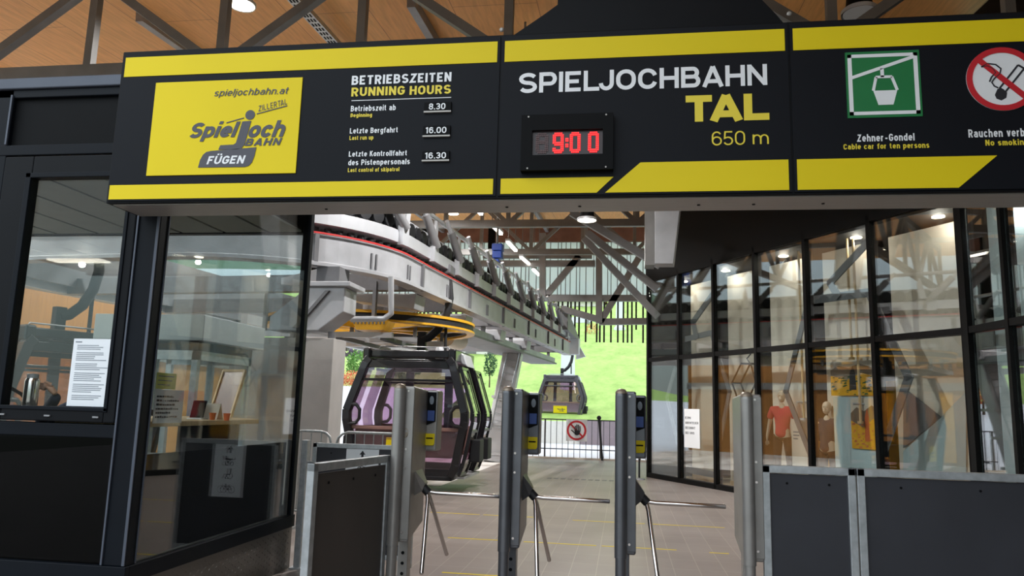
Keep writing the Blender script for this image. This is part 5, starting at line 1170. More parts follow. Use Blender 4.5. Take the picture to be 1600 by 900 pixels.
# raking struts falling to the right behind the sign
for k, (pa, pb, Y) in enumerate((((893, 332), (1010, 402), 16.0), ((918, 364), (1010, 438), 17.2), ((912, 372), (1010, 476), 18.2))):
    a, c = atY(*pa, Y), atY(*pb, Y)
    c = a+(c-a)*1.18
    o_ = MB().bar(a, c, 0.14, 0.16).build('raking_strut', 'steel'); tag(o_, ['topmost of the three long raking steel struts left of the shopfront', 'middle of the three long raking steel struts left of the shopfront', 'lowest of the three long raking steel struts left of the shopfront'][k], 'steel strut', 'raking struts')
nd = atY(922, 392, 18.6); 
pl = thing('steel_node_column', 'grey steel post carrying the screen rails beside the far shopfront', 'column', (atY(936, 480, 26).x, 26, 0))
for k, (px, y0, y1) in enumerate(((848, 365, 470), (936, 390, 505))):
    a, c = atY(px, y0, 26), atY(px, y1, 26); MB().bar(a, c, 0.22, 0.22, (0, 1, 0)).build('post', 'steel', pl)
for pa, pb in (((850, 466), (905, 400)), ((938, 503), (1000, 400)), ((938, 500), (876, 482)), ((936, 503), (1012, 502)), ((905, 330), (925, 395)), ((740, 412), (930, 412)), ((755, 399), (925, 399)), ((840, 466), (1005, 466))):
    a, c = atY(*pa, 26), atY(*pb, 26); MB().bar(a, c, 0.16, 0.22).build('brace', 'steel', pl)
# tapered steel hanger column in front of the black wall
d_ = 13.6
a0, a1, a2, a3 = atD(1023, 328, d_), atD(1062, 328, d_), atD(1052, 412, d_), atD(1023, 412, d_)
hc = thing('tapered_steel_bracket', 'tapered grey steel column end hanging at the far end of the black wall', 'column', ((a2.x+a3.x)/2, a2.y, a2.z))
k_ = (ceil_z(a0.y-.3)-.02-a2.z)/(a0.z-a2.z)
t0, t1 = a3+(a0-a3)*k_, a2+(a1-a2)*k_
MB().prism([a3, a2, t1, t0], Vector((0.04, .35, 0))).build('face_plate', 'beam', hc, bevel=0.01)
MB().prism([a3+Vector((-.17, .02, -.02)), a3+Vector((0, .02, -.02)), t0+Vector((0, .02, 0)), t0+Vector((-.17, .02, 0))], (0, .4, 0)).build('side_web', 'steeldark', hc)

# ================================================================== LAMPS
def pendant(label, p, zc, r=0.2, power=1000, lit=True):
    t = thing('pendant_lamp', label, 'lamp', p, 0, 'round hall lamps')
    MB().lathe([(0.05, r*1.5), (r*.62, r*1.45), (r*.72, r*.55), (r*.95, r*.12), (r*.95, r*.05), (r*.90, r*.08)], p, 28, caps=False).build('housing', 'gap', t, smooth=True)
    MB().lathe([(r*1.0, 0.0), (r*1.0, r*.22), (r*.9, r*.30), (r*.86, r*.28), (r*.95, r*.02)], p, 28, caps=False).build('reflector_ring', 'galvl', t, smooth=True)
    MB().lathe([(r*.9, r*.03), (r*.9, r*.05)], p, 28).build('light_disc', 'lampwhite' if lit else 'galvl', t)
    MB().tube((p[0], p[1], p[2]+r*1.45), (p[0], p[1], zc), 0.018, 8).build('suspension_rod', 'steeldark', t)
    if lit: point_light('hall_lamp', (p[0], p[1], p[2]-0.05), power, (1.0, 0.975, 0.96), 0.06, 160)
    return t
L1 = atZ(378, 9, 6.8); pendant('round glowing hall lamp above the left part of the sign', L1, ceil_z(L1.y), 0.185, 450)
L2 = atZ(1343, 22, 6.1); pendant('round hall lamp with black housing above the right part of the sign', L2, ceil_z(L2.y), 0.20, 0, False)
L3 = atZ(917, 345, 5.05); pendant('round glowing hall lamp low behind the middle of the sign', L3, ceil_z(L3.y), 0.19, 450)
for k, ((xa_, ya_), (xb_, yb_)) in enumerate((((748, 330), (752, 335)), ((767, 350), (783, 366)), ((793, 378), (806, 392)), ((814, 402), (828, 414)), ((833, 421), (842, 430)))):
    zz = 6.35
    a, c = atZ(xa_, ya_, zz), None
    c = atX(xb_, yb_, a.x)
    t = thing('tube_light', ['tube light first in the slanting row behind the sign, nearest the viewer', 'tube light second in the slanting row behind the sign', 'tube light third in the slanting row behind the sign', 'tube light fourth in the slanting row behind the sign', 'tube light fifth and farthest in the slanting row behind the sign'][k], 'lamp', a, 0, 'tube lights in a row')
    MB().bar(a+Z_*.06, c+Z_*.06, 0.14, 0.07).build('housing', 'galvl', t); MB().bar(a, c, 0.09, 0.05).build('tube', 'tubewhite', t)
    for p in (a+(c-a)*.1, a+(c-a)*.9): MB().tube(p+Z_*.08, (p.x, p.y, ceil_z(p.y)), 0.012, 6).build('hanger_wire', 'steeldark', t)
for k, (x, y) in enumerate(((-10.9, 9.6), (-9.5, 15.5), (-9.5, 21.5), (-5.0, 16.5), (-5.2, 22.0), (-1.5, 10.6))):  # extra pendants added at made-up spots to brighten the dim hall
    pendant('round hall lamp hanging over the %s' % ['left bend of the machinery', 'left track', 'far left track', 'bullwheel', 'far end of the loop', 'tiled platform'][k], Vector((x, y, ceil_z(y)-.75)), ceil_z(y), 0.20)
# perforated cable tray
a, c = atZ(404, 2, 6.35), None
a2_ = Vector((a.x, 8.0, ceil_z(8.0)-0.3)); c2_ = Vector((a.x, 20.0, ceil_z(20)-0.3))
ct = thing('cable_tray', 'perforated galvanised cable tray running under the wooden roof', 'cable tray', a2_)
f_ = MB(); f_.bar(a2_, c2_, 0.16, 0.01); 
for s_ in (-.08, .08): f_.bar(a2_+X_*s_+Z_*.03, c2_+X_*s_+Z_*.03, 0.008, 0.07)
f_.build('tray', 'galv', ct)
f_ = MB()
for i in range(80):
    p = a2_+(c2_-a2_)*((i+.5)/80)
    for s_ in (-.045, 0, .045): f_.box(p.x+s_-.014, p.x+s_+.014, p.y-.05, p.y+.05, p.z-.0075+0.0, p.z-.0055)
tag(f_.build('slots', 'gap', ct), kind='stuff')
for i in (1, 4, 7): 
    p = a2_+(c2_-a2_)*(i/8); MB().tube(p, (p.x, p.y, ceil_z(p.y)), 0.012, 6).build('hanger_rod', 'steeldark', ct)
# blue hoist
p = atY(776, 398, 19.4)
bl = thing('blue_hoist', 'blue stacked drive boxes hanging above the machinery', 'hoist', (p.x, 19.4, p.z-.25))
for dz, dx, w_ in ((-.22, -.06, .20), (.0, .02, .18), (.20, .02, .20)): MB().box(p.x+dx-w_*.7, p.x+dx+w_*.7, 19.3, 19.6, p.z+dz-.10, p.z+dz+.09).build('box', 'blue', bl, bevel=0.02)
MB().tube((p.x, 19.45, p.z+.2), (p.x, 19.45, ceil_z(19.4)-.03), 0.03, 8).build('suspension', 'steeldark', bl)

# ================================================================== SLATTED SCREEN AND END OF THE HALL
SYY = 29.0
zb_, zm_, zt_ = atY(950, 535, SYY).z, atY(950, 466, SYY).z, ceil_z(SYY)
sc_ = thing('slatted_screen', 'tall dark slatted screen closing the upper far end of the hall', 'screen', (-3, SYY, zb_), kind='structure')
random.seed(5); m_ = MB(); x = -13.0
while x < 3.5:
    m_.box(x-.032, x+.032, SYY-.06, SYY+.06, zb_+(0.0 if random.random() > .12 else .5), zm_); x += random.choice((.12, .16, .16, .21, .26))
m_.build('lower_slats', 'shopdark', sc_)
m_ = MB(); x = -13.0
while x < 3.5: m_.box(x-.015, x+.015, SYY+.0, SYY+.06, zm_, zt_); x += random.choice((.13, .18, .24, .3))
m_.build('upper_slats', 'steel', sc_)
MB().box(-13, 3.5, SYY-.1, SYY+.1, zm_-.12, zm_+.12).build('middle_rail', 'steel', sc_); MB().box(-13, 3.5, SYY-.1, SYY+.1, zt_-.55, zt_).build('top_fascia', 'roof', sc_)
MB().box(-13, 3.5, SYY+.08, SYY+.10, zm_, zt_-.5).build('milky_glazing', 'glass_milk', sc_)  # glazing whose milky white also carries the hillside haze
for x in (-12.5, -8.0, -5.2): MB().box(x-.14, x+.14, SYY-.15, SYY+.15, zm_, zt_).build('dark_post', 'gap', sc_)
# ================================================================== RAILING AT THE END OF THE PLATFORM
FY = 23.75
ra = thing('platform_railing', 'thin black bar railing closing the far end of the platform', 'railing', (-2, FY, 0))
xl_, xr_ = atY(752, 700, FY).x, atY(1012, 700, FY).x
zt2 = atY(900, 656, FY).z
MB().bar((xl_, FY, zt2), (xr_+.3, FY, zt2), .04, .035).build('hand_rail', 'gondgrey', ra); MB().bar((xl_, FY, .30), (xr_+.3, FY, .30), .03, .03).build('lower_rail', 'gondgrey', ra)
n_ = 30
for i in range(n_+1):
    x = xl_+(xr_+.3-xl_)*i/n_; MB().tube((x, FY, .05), (x, FY, zt2), .010, 6).build('bar', 'gondgrey', ra)
for px in (757, 851, 938, 1000):
    x = atY(px, 700, FY).x; MB().bar((x, FY+.03, 0), (x, FY+.03, zt2), .05, .05).build('post', 'steeldark', ra)
MB().box(xl_-2.2, xr_+.5, FY-.06, FY+.06, 0, .05).build('kerb', 'shopwall', ra)
a, c = atY(885, 655, FY-.06), atY(917, 690, FY-.06)
ps = thing('prohibition_sign', 'white square sign with red ring and black hand on the far railing', 'sign', ((a.x+c.x)/2, FY-.05, c.z))
MB().box(a.x, c.x, FY-.07, FY-.05, c.z, a.z).build('plate', 'paper', ps)
cx_, cz_, R0 = (a.x+c.x)/2, (a.z+c.z)/2, (c.x-a.x)*.47
m_ = MB(); m_.ring((cx_, FY-.072, cz_), X_, Z_, R0, R0*.80, (0, -.002, 0), 40); m_.bar((cx_-R0*.62, FY-.073, cz_+R0*.62), (cx_+R0*.62, FY-.073, cz_-R0*.62), .002, R0*.17); m_.build('red_ring', 'red', ps)
m_ = MB(); hq = lambda x, z: (cx_+R0*(x*1.3-.12), FY-.077, cz_+R0*(z*1.3-.05))
m_.prism([hq(*p) for p in ((-.06, -.28), (.12, -.36), (.32, -.28), (.40, .02), (-.06, .06))], (0, -.002, 0))
for x0_, x1_, z1_ in ((-.06, -.02, .40), (.08, .09, .50), (.21, .21, .48), (.34, .33, .38)): m_.bar(hq(x0_+.02, 0), hq(x1_+.02, z1_), .002, R0*.105)
m_.bar(hq(-.02, -.2), hq(-.33, .06), .002, R0*.11); m_.build('hand_symbol', 'ink', ps)
wp = thing('warning_post', 'thin black post leaning on the far railing right of the hand sign', 'post', (atY(937, 715, FY-.1).x, FY-.1, 0))
a, c = atY(941, 718, FY-.1), atY(936, 653, FY-.1); MB().tube((a.x, a.y, 0), c, .035, 8).build('pole', 'rubber', wp); MB().ball(c, .07, .07, .07).build('tip', 'rubber', wp, smooth=True)
bs = thing('guide_post', 'short black post with a round foot beside the far shopfront corner', 'post', (.36, 17.6, 0))
MB().tube((.36, 17.6, 0), (.36, 17.6, 1.0), .022, 10).build('pole', 'rubber', bs); MB().lathe([(.13, 0), (.12, .025), (.03, .04)], (.36, 17.6, 0), 20).build('foot', 'steel', bs)
# drain grating on the platform
a, c = atZ(855, 747, 0), atZ(955, 744, 0)
dg_ = MB(); x = a.x
while x < c.x: dg_.box(x, x+.10, a.y-.10, a.y+.10, 0.0, 0.004); x += .15
tag(dg_.build('drain_grating', 'steeldark'), 'dark slotted drain grating in the tiled platform before the far railing', 'drain')

# ================================================================== OUTDOOR THINGS
def foliage(name, c, rx, ry, rz, n, size, m, par, flat=1.0):
    mb = MB(); random.seed(int(abs(c[0]*37+c[1]*11)) % 999)
    for i in range(n):
        u_, v_, r_ = random.uniform(-1, 1), random.uniform(0, 2*math.pi), random.uniform(.55, 1.0)**.6
        s2 = math.sqrt(1-u_*u_); lump = 1+.18*math.sin(v_*3+u_*4)+.1*math.sin(v_*7)
        p = Vector((c[0]+rx*s2*math.cos(v_)*r_*lump, c[1]+ry*s2*math.sin(v_)*r_*lump, c[2]+rz*u_*r_*lump))
        a_ = Vector((random.gauss(0, 1), random.gauss(0, 1), random.gauss(0, 1))).normalized(); b_ = a_.orthogonal().normalized(); s_ = size*random.uniform(.6, 1.2)
        mb._add([p-a_*s_, p+b_*s_*.5, p+a_*s_, p-b_*s_*.5], [(0, 1, 2, 3)])
    return mb.build(name, m, par)
def shrub(kind, label, cat, px, py0, py1, D_, wpx, m, n=900, grp=None, trunk=True):
    b_ = atD(px, py1, D_); t_ = atD(px, py0, D_); h = t_.z-b_.z; r_ = wpx/FPX*D_/2
    t = thing(kind, label, cat, (b_.x, b_.y, b_.z), 0, grp)
    foliage('foliage', (b_.x, b_.y, b_.z+h*.56), r_, r_, h*.46, n, max(.06, r_*.10), m, t)
    MB().tube((b_.x, b_.y, b_.z-.5), (b_.x, b_.y, b_.z+h*.6), r_*.07+.02, 8, r2=.02).build('stem', 'bark', t)
    return t
shrub('garden_tree', 'purple-leaved tree beyond the road left of the large cabin', 'tree', 553, 512, 568, 46, 46, 'leafp', 1300)
shrub('flowering_shrub', 'rose-flowered shrub above the roof of the large cabin, left one', 'shrub', 604, 522, 566, 48, 46, 'leafr', 1100, 'rose shrubs')
shrub('flowering_shrub', 'rose-flowered shrub above the roof of the large cabin, right one', 'shrub', 660, 528, 566, 51, 40, 'leafr', 900, 'rose shrubs')
shrub('hedge_bush', 'green hedge bush under the purple-leaved tree', 'shrub', 562, 548, 592, 43, 44, 'leafg', 1300)
shrub('hedge_bush', 'green hedge bush seen through the large cabin windows', 'shrub', 628, 560, 596, 45, 60, 'leafg', 1300)
shrub('flower_bed_bush', 'low orange flower bush beside the concrete pillar at the road', 'shrub', 551, 580, 606, 40, 40, 'leafo', 700)
shrub('conifer_bush', 'dark green conifer between the large cabin and the ladder leg', 'shrub', 765, 552, 592, 44, 20, 'leafd', 800)
for k, (px, y0, y1, D_, wp_) in enumerate(((872, 502, 530, 80, 26), (924, 505, 534, 76, 22), (985, 500, 532, 84, 30), (955, 508, 532, 90, 18))):
    shrub('hillside_shrub', ['green shrub on the hillside behind the station end', 'reddish shrub on the hillside left of the slim pylon', 'green shrub on the hillside right of the slim pylon', 'pale green shrub on the hillside behind the slim pylon'][k], 'shrub', px, y0, y1, D_, wp_, ['leafd', 'leafo', 'leafg', 'leafg'][k], 500, 'hillside shrubs')
def house(label, px, py, D_, w_, h_, d_, mw, grp='hillside houses'):
    b_ = atD(px, py, D_); t = thing('hillside_house', label, 'house', (b_.x, b_.y, b_.z), 0, grp)
    x0_, x1_, y0_, z0_ = b_.x-w_/2, b_.x+w_/2, b_.y, b_.z-.6
    MB().box(x0_, x1_, y0_, y0_+d_, z0_, b_.z+h_).build('wall', mw, t)
    MB().prism([(x0_-.4, y0_-.5, b_.z+h_), (x1_+.4, y0_-.5, b_.z+h_), (b_.x, y0_-.5, b_.z+h_+w_*.28)], (0, d_+1, 0)).build('roof', 'roof', t)
    for i in range(3):
        x = x0_+w_*(i+.5)/3; f2 = MB().box(x-.45, x+.45, y0_-.05, y0_, b_.z+h_*.45, b_.z+h_*.8).build('window', 'steeldark', t)
    return t
house('white house on the hillside behind the slats left of the screen post', 905, 512, 100, 6.5, 3.6, 6, 'house')
house('brown-walled house on the hillside behind the slats', 940, 500, 112, 5.0, 3.4, 6, 'retain')
house('pale house on the slope left beyond the lawn under the machinery', 735, 572, 62, 5.5, 2.2, 5, 'house')
# white pylons and ladder leg
q = atD(886, 655, 46)
py_ = thing('cableway_pylon', 'thick white pylon tube behind the small distant cabin', 'pylon', (q.x, q.y, hill(q.x, q.y)-.3))
MB().lathe([(.46, hill(q.x, q.y)-.3), (.40, 6.9), (.36, 7.0)], (q.x, q.y, 0), 24).build('tube', 'pylon', py_, smooth=True); MB().bar((q.x-1.4, q.y, 7.0), (q.x+1.4, q.y, 7.0), .3, .35).build('cross_arm', 'pylon', py_)
for s_ in (-1.2, 1.2): MB().bar((q.x+s_, q.y-.9, 6.8), (q.x+s_, q.y+.9, 6.95), .14, .22).build('sheave_train', 'steel', py_)
q = atD(968, 552, 78); zz = hill(q.x, q.y)
py2 = thing('cableway_pylon', 'slim white pylon farther up the grassy hill', 'pylon', (q.x, q.y, zz-.3))
MB().lathe([(.62, zz-.3), (.60, zz+.2), (.42, zz+.3), (.34, zz+12)], (q.x, q.y, 0), 20).build('tube', 'pylon', py2, smooth=True); MB().bar((q.x-1.5, q.y, zz+12), (q.x+1.5, q.y, zz+12), .3, .35).build('cross_arm', 'pylon', py2)
a, c = atZ(757, 716, 0.0), None
bq = atD(768, 712, 21.6); tq = atD(806, 545, 22.6)
bq.z = -0.03
lg_ = thing('station_leg', 'slanting pale grey station leg with a ladder on it', 'support leg', bq)
MB().bar(bq, tq+Vector((0, 0, .3)), .55, .45, (0, 1, 0)).build('leg', 'galvl', lg_, bevel=.02)
ax_ = (tq-bq).normalized(); sd_ = ax_.cross(Vector((0, 1, 0))).normalized()
m_ = MB(); off_ = Vector((0, -.34, 0))
for s_ in (-.17, .17): m_.bar(bq+off_+sd_*s_+ax_*.9, tq+off_+sd_*s_, .035, .035)
for i in range(12): p = bq+off_+ax_*(1.0+i*.2); m_.tube(p-sd_*.17, p+sd_*.17, .014, 6)
m_.build('ladder', 'galv', lg_)
for z in (.25, 1.1, 1.9): p = bq+ax_*z; MB().box(p.x-.36, p.x+.36, p.y-.3, p.y+.3, p.z-.04, p.z+.04).build('flange', 'galvl', lg_)
q = atD(975, 632, 37); 
# a white control cabin and left things seen through the kiosk glass
cc = thing('control_cabin', 'grey glazed control cabin with a pale roof seen through the kiosk side glass', 'cabin', (-5.3, 8.2, 0))
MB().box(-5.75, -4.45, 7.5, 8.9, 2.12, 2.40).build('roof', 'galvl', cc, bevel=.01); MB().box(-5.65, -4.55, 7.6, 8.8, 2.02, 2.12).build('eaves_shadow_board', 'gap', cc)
m_ = MB()
for x in (-5.65, -5.1, -4.62):
    for y in (7.6, 8.74): m_.box(x, x+.07, y, y+.06, 0, 2.02)
m_.box(-5.65, -4.55, 7.6, 7.66, .85, .92); m_.box(-5.65, -4.55, 7.6, 7.66, 1.92, 2.02); m_.box(-5.65, -4.55, 8.74, 8.8, 1.92, 2.02); m_.box(-4.61, -4.55, 7.6, 8.8, .85, .92); m_.box(-4.61, -4.55, 7.6, 8.8, 1.92, 2.02)
m_.build('frame', 'galv', cc); MB().box(-5.65, -4.55, 7.61, 7.65, 0, .85).build('lower_panel', 'steel', cc); MB().box(-4.60, -4.56, 7.66, 8.8, 0, .85).build('lower_panel', 'steel', cc)
MB().box(-5.6, -4.6, 7.62, 7.64, .92, 1.92).build('front_glass', 'glass_k', cc); MB().box(-4.59, -4.57, 7.68, 8.72, .92, 1.92).build('side_glass', 'glass_k', cc)
z1 = atX(60, 549, -12.55).z; y0_, y1_ = atX(28, 600, -12.55).y, atX(150, 600, -12.55).y
ypn = MB(); ypn.box(-12.6, -12.55, min(y0_, y1_), max(y0_, y1_)+1.5, 0.1, z1); tag(ypn.build('yellow_wall_panel', 'yel'), 'yellow panel on the lower timber wall seen through the front kiosk window', 'panel')
z2_, z3_ = atX(60, 545, -12.55).z, atX(60, 526, -12.55).z
struct(MB().box(-12.6, -12.5, 7.5, 24, z2_, z3_).build('trim_2', 'steel'))
# emergency light
p = atY(433, 539, 10.2); eg = thing('indicator_light', 'small green indicator light on the concrete pillar seen through kiosk glass', 'light', p)
p.x = min(p.x, -4.6)
MB().box(p.x-.06, p.x+.06, 10.28, 10.345, p.z-.05, p.z+.05).build('box', 'gap', eg); MB().box(p.x-.04, p.x+.04, 10.27, 10.281, p.z-.025, p.z+.025).build('lens', 'exitgreen', eg)
eg.location = (p.x, 10.3, p.z)
for ch in eg.children: ch.location = -(Vector(ch.data.vertices[0].co)*0)
# ================================================================== SHOP DISPLAY BEHIND THE GLASS
def pane_s(px, py, n):
    """point on the plane n metres behind/before the glass plane -> (s, z)"""
    v = ray(px, py); P0 = F0+FN*n; t = ((P0-CAMP).dot(FN))/v.dot(FN); p = CAMP+v*t; return (p-F0).dot(FD), p.z
# pale display boards, one leaning behind each bay
BO = [(pane_s(a, 650, -.75)[0], pane_s(c, 650, -.75)[0]) if a > 1040 else (.06, pane_s(c, 650, -.75)[0]) for a, c in ((1032, 1059), (1081, 1116), (1140, 1181), (1208, 1267), (1294, 1373), (1402, 1518))]
for i, (a, c) in enumerate(BO):
    bd = thing('display_board', 'warm white display board behind shop bay %s' % ['farthest from the viewer', 'with the white notice', 'with the hexagon lantern', 'with the red-shirted mannequin', 'with the mountain posters', 'with the grey triangles'][i], 'display board', fp((a+c)/2, 0, -.75), 0, 'shop display boards')
    m_ = MB(); fbx(m_, a, c, -.80, -.75, 0.12, 4.5); m_.build('board', 'shopwall', bd)
    m_ = MB(); fbx(m_, a, c, -.86, -.74, 0.0, 0.12); m_.build('plinth', 'wood', bd)
struct(MB().prism([fp(-.1, .005, -4.0), fp(8.4, .005, -4.0), fp(8.4, .005, -.12), fp(-.1, .005, -.12)], (0, 0, .01)).build('floor_shop', 'wood'))
ZK = 0
# grey flat bars behind the glass, bent like ridge lines
def zig(label, pts, n=-0.30, wd=0.085, m='strut'):
    global ZK; ZK += 1; n = -0.16-0.035*(ZK % 7)
    t = MB(); P = [fp(*pane_s(*p, n), n) for p in pts]
    for a, c in zip(P, P[1:]): d = (c-a).normalized(); t.bar(a-d*wd*.3, c+d*wd*.3, wd, .03, FN)
    return tag(t.build('ridge_line_bar', m), label, 'decor bar', 'grey ridge line bars')
zig('grey bent bar behind the far pane of the shopfront', [(1055, 575), (1042, 622), (1061, 700), (1061, 728)], wd=.10)
zig('grey bent bar behind the upper second pane of the shopfront', [(1112, 462), (1083, 503), (1088, 527)], wd=.14)
zig('grey bar sloping across the top of the notice bay', [(1062, 532), (1112, 520)], wd=.12)
zig('grey bent bar crossing from the lantern bay down to the notice bay', [(1112, 522), (1140, 612), (1118, 728)], wd=.10)
zig('grey bar near the floor below the white notice', [(1064, 731), (1116, 742)], wd=.13)
zig('long grey bent bar in front of the red-shirted mannequin', [(1262, 475), (1228, 612), (1275, 732)], wd=.11)
zig('grey bent bar in the upper poster bay', [(1362, 372), (1297, 442), (1309, 462)], wd=.13)
zig('grey bar running level across two upper bays', [(1262, 470), (1358, 457), (1420, 590), (1382, 700)], wd=.14)
# dark triangular facets on the last board
for k, (pts, m) in enumerate(((((1412, 605), (1472, 652), (1412, 700)), 'strut'), (((1510, 612), (1510, 738), (1412, 738), (1412, 705), (1468, 655)), 'shopblue'))):
    P = [fp(*pane_s(*p, -.73), -.73) for p in pts]; o_ = MB().prism(P, FN*.01).build('facet_panel', m); tag(o_, ['dark grey triangle panel on the board right of the posters', 'pale blue faceted panel on the board near the street corner'][k], 'panel', 'facet panels')
# hexagon lantern
P = [fp(*pane_s(*p, -.45), -.45) for p in ((1158, 568), (1173, 568), (1181, 598), (1170, 622), (1152, 622), (1144, 598))]
hx_ = thing('hexagon_lantern', 'black wire hexagon lantern hanging above the silver end turnstile post', 'lantern', P[4], 0)
m_ = MB()
for a, c in zip(P, P[1:]+P[:1]): m_.tube(a, c, .018, 8); m_.tube(a-FN*.22, c-FN*.22, .018, 8); m_.tube(a, a-FN*.22, .018, 8)
m_.build('wire_frame', 'rubber', hx_); top = fp(*pane_s(1172, 545, -.45), -.45)
m_ = MB(); m_.pipe([(P[0]+P[1])/2-FN*.11, fp(*pane_s(1160, 560, -.45), -.56), top-FN*.11, Vector((top.x, top.y, 4.55))-FN*.11], .014, 8); m_.build('hanging_rod', 'rubber', hx_)
P = [fp(*pane_s(*p, -.45), -.45) for p in ((1334, 470), (1326, 505), (1318, 512), (1318, 535))]
# notice on the shop glass
a_, b_ = pane_s(1069, 680, .012)[0], pane_s(1093, 680, .012)[0]; z0, z1 = pane_s(1081, 700, .012)[1], pane_s(1081, 639, .012)[1]
a_ = max(a_, 1.345)
sn = thing('shop_notice', 'white notice with dark capitals on the second pane of the shopfront', 'notice', fp((a_+b_)/2, z0, .01))
m_ = MB(); fbx(m_, a_, b_, .004, .007, z0, z1); m_.build('sheet', 'paper', sn)
for k, (s_, w_) in enumerate((('DEIN', .36), ('ABENTEUER', .86), ('BEGINNT', .66), ('BEI UNS', .60))):
    gtext('line_of_text', s_, fp(a_+(b_-a_)*.07, z1-(z1-z0)*(.26+.13*k), .0085), FD, Z_, (b_-a_)*w_, (z1-z0)*.062, 'ink', sn, .44, .07)
# skinned mannequin
def mannequin(label, s_, n_, shirt, trousers, scale, zbase, yaw, hidehead=False):
    base = fp(s_, zbase, n_); t = thing('mannequin', label, 'mannequin', base, 0, 'shop mannequins')
    c_, d_ = math.cos(yaw), math.sin(yaw)
    def W(x, y, z): return (base.x+(x*c_-y*d_)*scale, base.y+(x*d_+y*c_)*scale, zbase+z*scale)
    def J(x, y, z, r, r2=None): return W(x, y, z)+(r*scale, (r2 or r)*scale)
    jt = [J(0, 0, .95, .13, .10), J(0, 0, 1.12, .105, .085), J(0, .01, 1.30, .13, .09), J(0, .02, 1.42, .075, .06), J(0, .0, 1.52, .045),
          J(-.17, .01, 1.40, .05), J(-.24, .03, 1.13, .038), J(-.27, -.06, .90, .028), J(-.27, -.09, .80, .03, .014), J(.17, .01, 1.40, .05), J(.23, .03, 1.13, .038), J(.25, -.04, .90, .028), J(.25, -.06, .80, .03, .014),
          J(-.09, 0, .86, .085), J(-.10, -.01, .48, .052), J(-.10, .02, .08, .035), J(-.10, -.12, .03, .03), J(.09, 0, .86, .085), J(.11, -.02, .48, .052), J(.12, .02, .08, .035), J(.12, -.12, .03, .03)]
    skin('body', jt, [(0, 1), (1, 2), (2, 3), (3, 4), (2, 5), (5, 6), (6, 7), (7, 8), (2, 9), (9, 10), (10, 11), (11, 12), (0, 13), (13, 14), (14, 15), (15, 16), (0, 17), (17, 18), (18, 19), (19, 20)], 'skin', t)
    for sx_, x0 in ((-1, -.27), (1, .25)):
        fj = []; fe = []
        for k in range(4):
            i = len(fj); x = x0+sx_*0+(-.022+.015*k); L = (.075, .085, .08, .062)[k]
            fj += [J(x, -.09+.01*k, .80, .009), J(x, -.105+.01*k, .80-L*.6, .0085), J(x, -.10+.01*k, .80-L, .007)]; fe += [(i, i+1), (i+1, i+2)]
        for i in range(0, 9, 3): fe.append((i, i+3))
        i = len(fj); fj += [J(x0-sx_*.03, -.10, .79, .010), J(x0-sx_*.04, -.12, .75, .008)]; fe += [(0 if sx_ < 0 else 9, i), (i, i+1)]
        skin('hand', fj, fe, 'skin', t, 1)
    hd = MB(); cz = 1.64
    def hball(x, y, z, rx, ry, rz, sg=16, rg=12): hd.ball(W(x, y, z), rx*scale, ry*scale, rz*scale, sg, rg)
    hball(0, .01, cz+.02, .078, .092, .095); hball(0, -.025, cz-.045, .058, .068, .07); hball(0, -.098, cz-.01, .011, .018, .024, 8, 6); hball(0, -.088, cz-.055, .022, .010, .008, 8, 6)
    for x in (-.03, .03): hball(x, -.078, cz+.018, .014, .008, .008, 8, 6)
    for x in (-.076, .076): hball(x, .01, cz, .008, .02, .03, 8, 6)
    hd.build('head', 'skin', t, smooth=True)
    sj = [J(0, 0, .84, .165, .125), J(0, 0, 1.12, .135, .11), J(0, .01, 1.30, .155, .112), J(0, .015, 1.435, .07, .062), J(-.18, .01, 1.395, .072), J(-.235, .02, 1.20, .066), J(.18, .01, 1.395, .072), J(.235, .02, 1.20, .066)]
    skin('shirt', sj, [(0, 1), (1, 2), (2, 3), (2, 4), (4, 5), (2, 6), (6, 7)], shirt, t)
    tj = [J(0, 0, .98, .145, .11), J(-.09, 0, .84, .10), J(-.105, -.01, .48, .072), J(-.105, .02, .10, .06), J(.09, 0, .84, .10), J(.115, -.02, .48, .072), J(.125, .02, .10, .06)]
    skin('trousers', tj, [(0, 1), (1, 2), (2, 3), (0, 4), (4, 5), (5, 6)], trousers, t)
    MB().box(base.x-.28, base.x+.28, base.y-.25, base.y+.25, zbase-.02, zbase).build('stand', 'shopdark', t)
    return t
s1, _z = pane_s(1222, 640, -.45)
mannequin('bald mannequin in a coral red shirt and black trousers behind the shop glass', s1, -.45, 'redshirt', 'blackcloth', 1.0, .22, math.radians(-20))
s2, _z = pane_s(1289, 640, -.58)
m2 = mannequin('mannequin in a dark patterned top half hidden by the dark gap left of the posters', s2, -.62, 'navy', 'blackcloth', 1.0, .02, math.radians(-35))
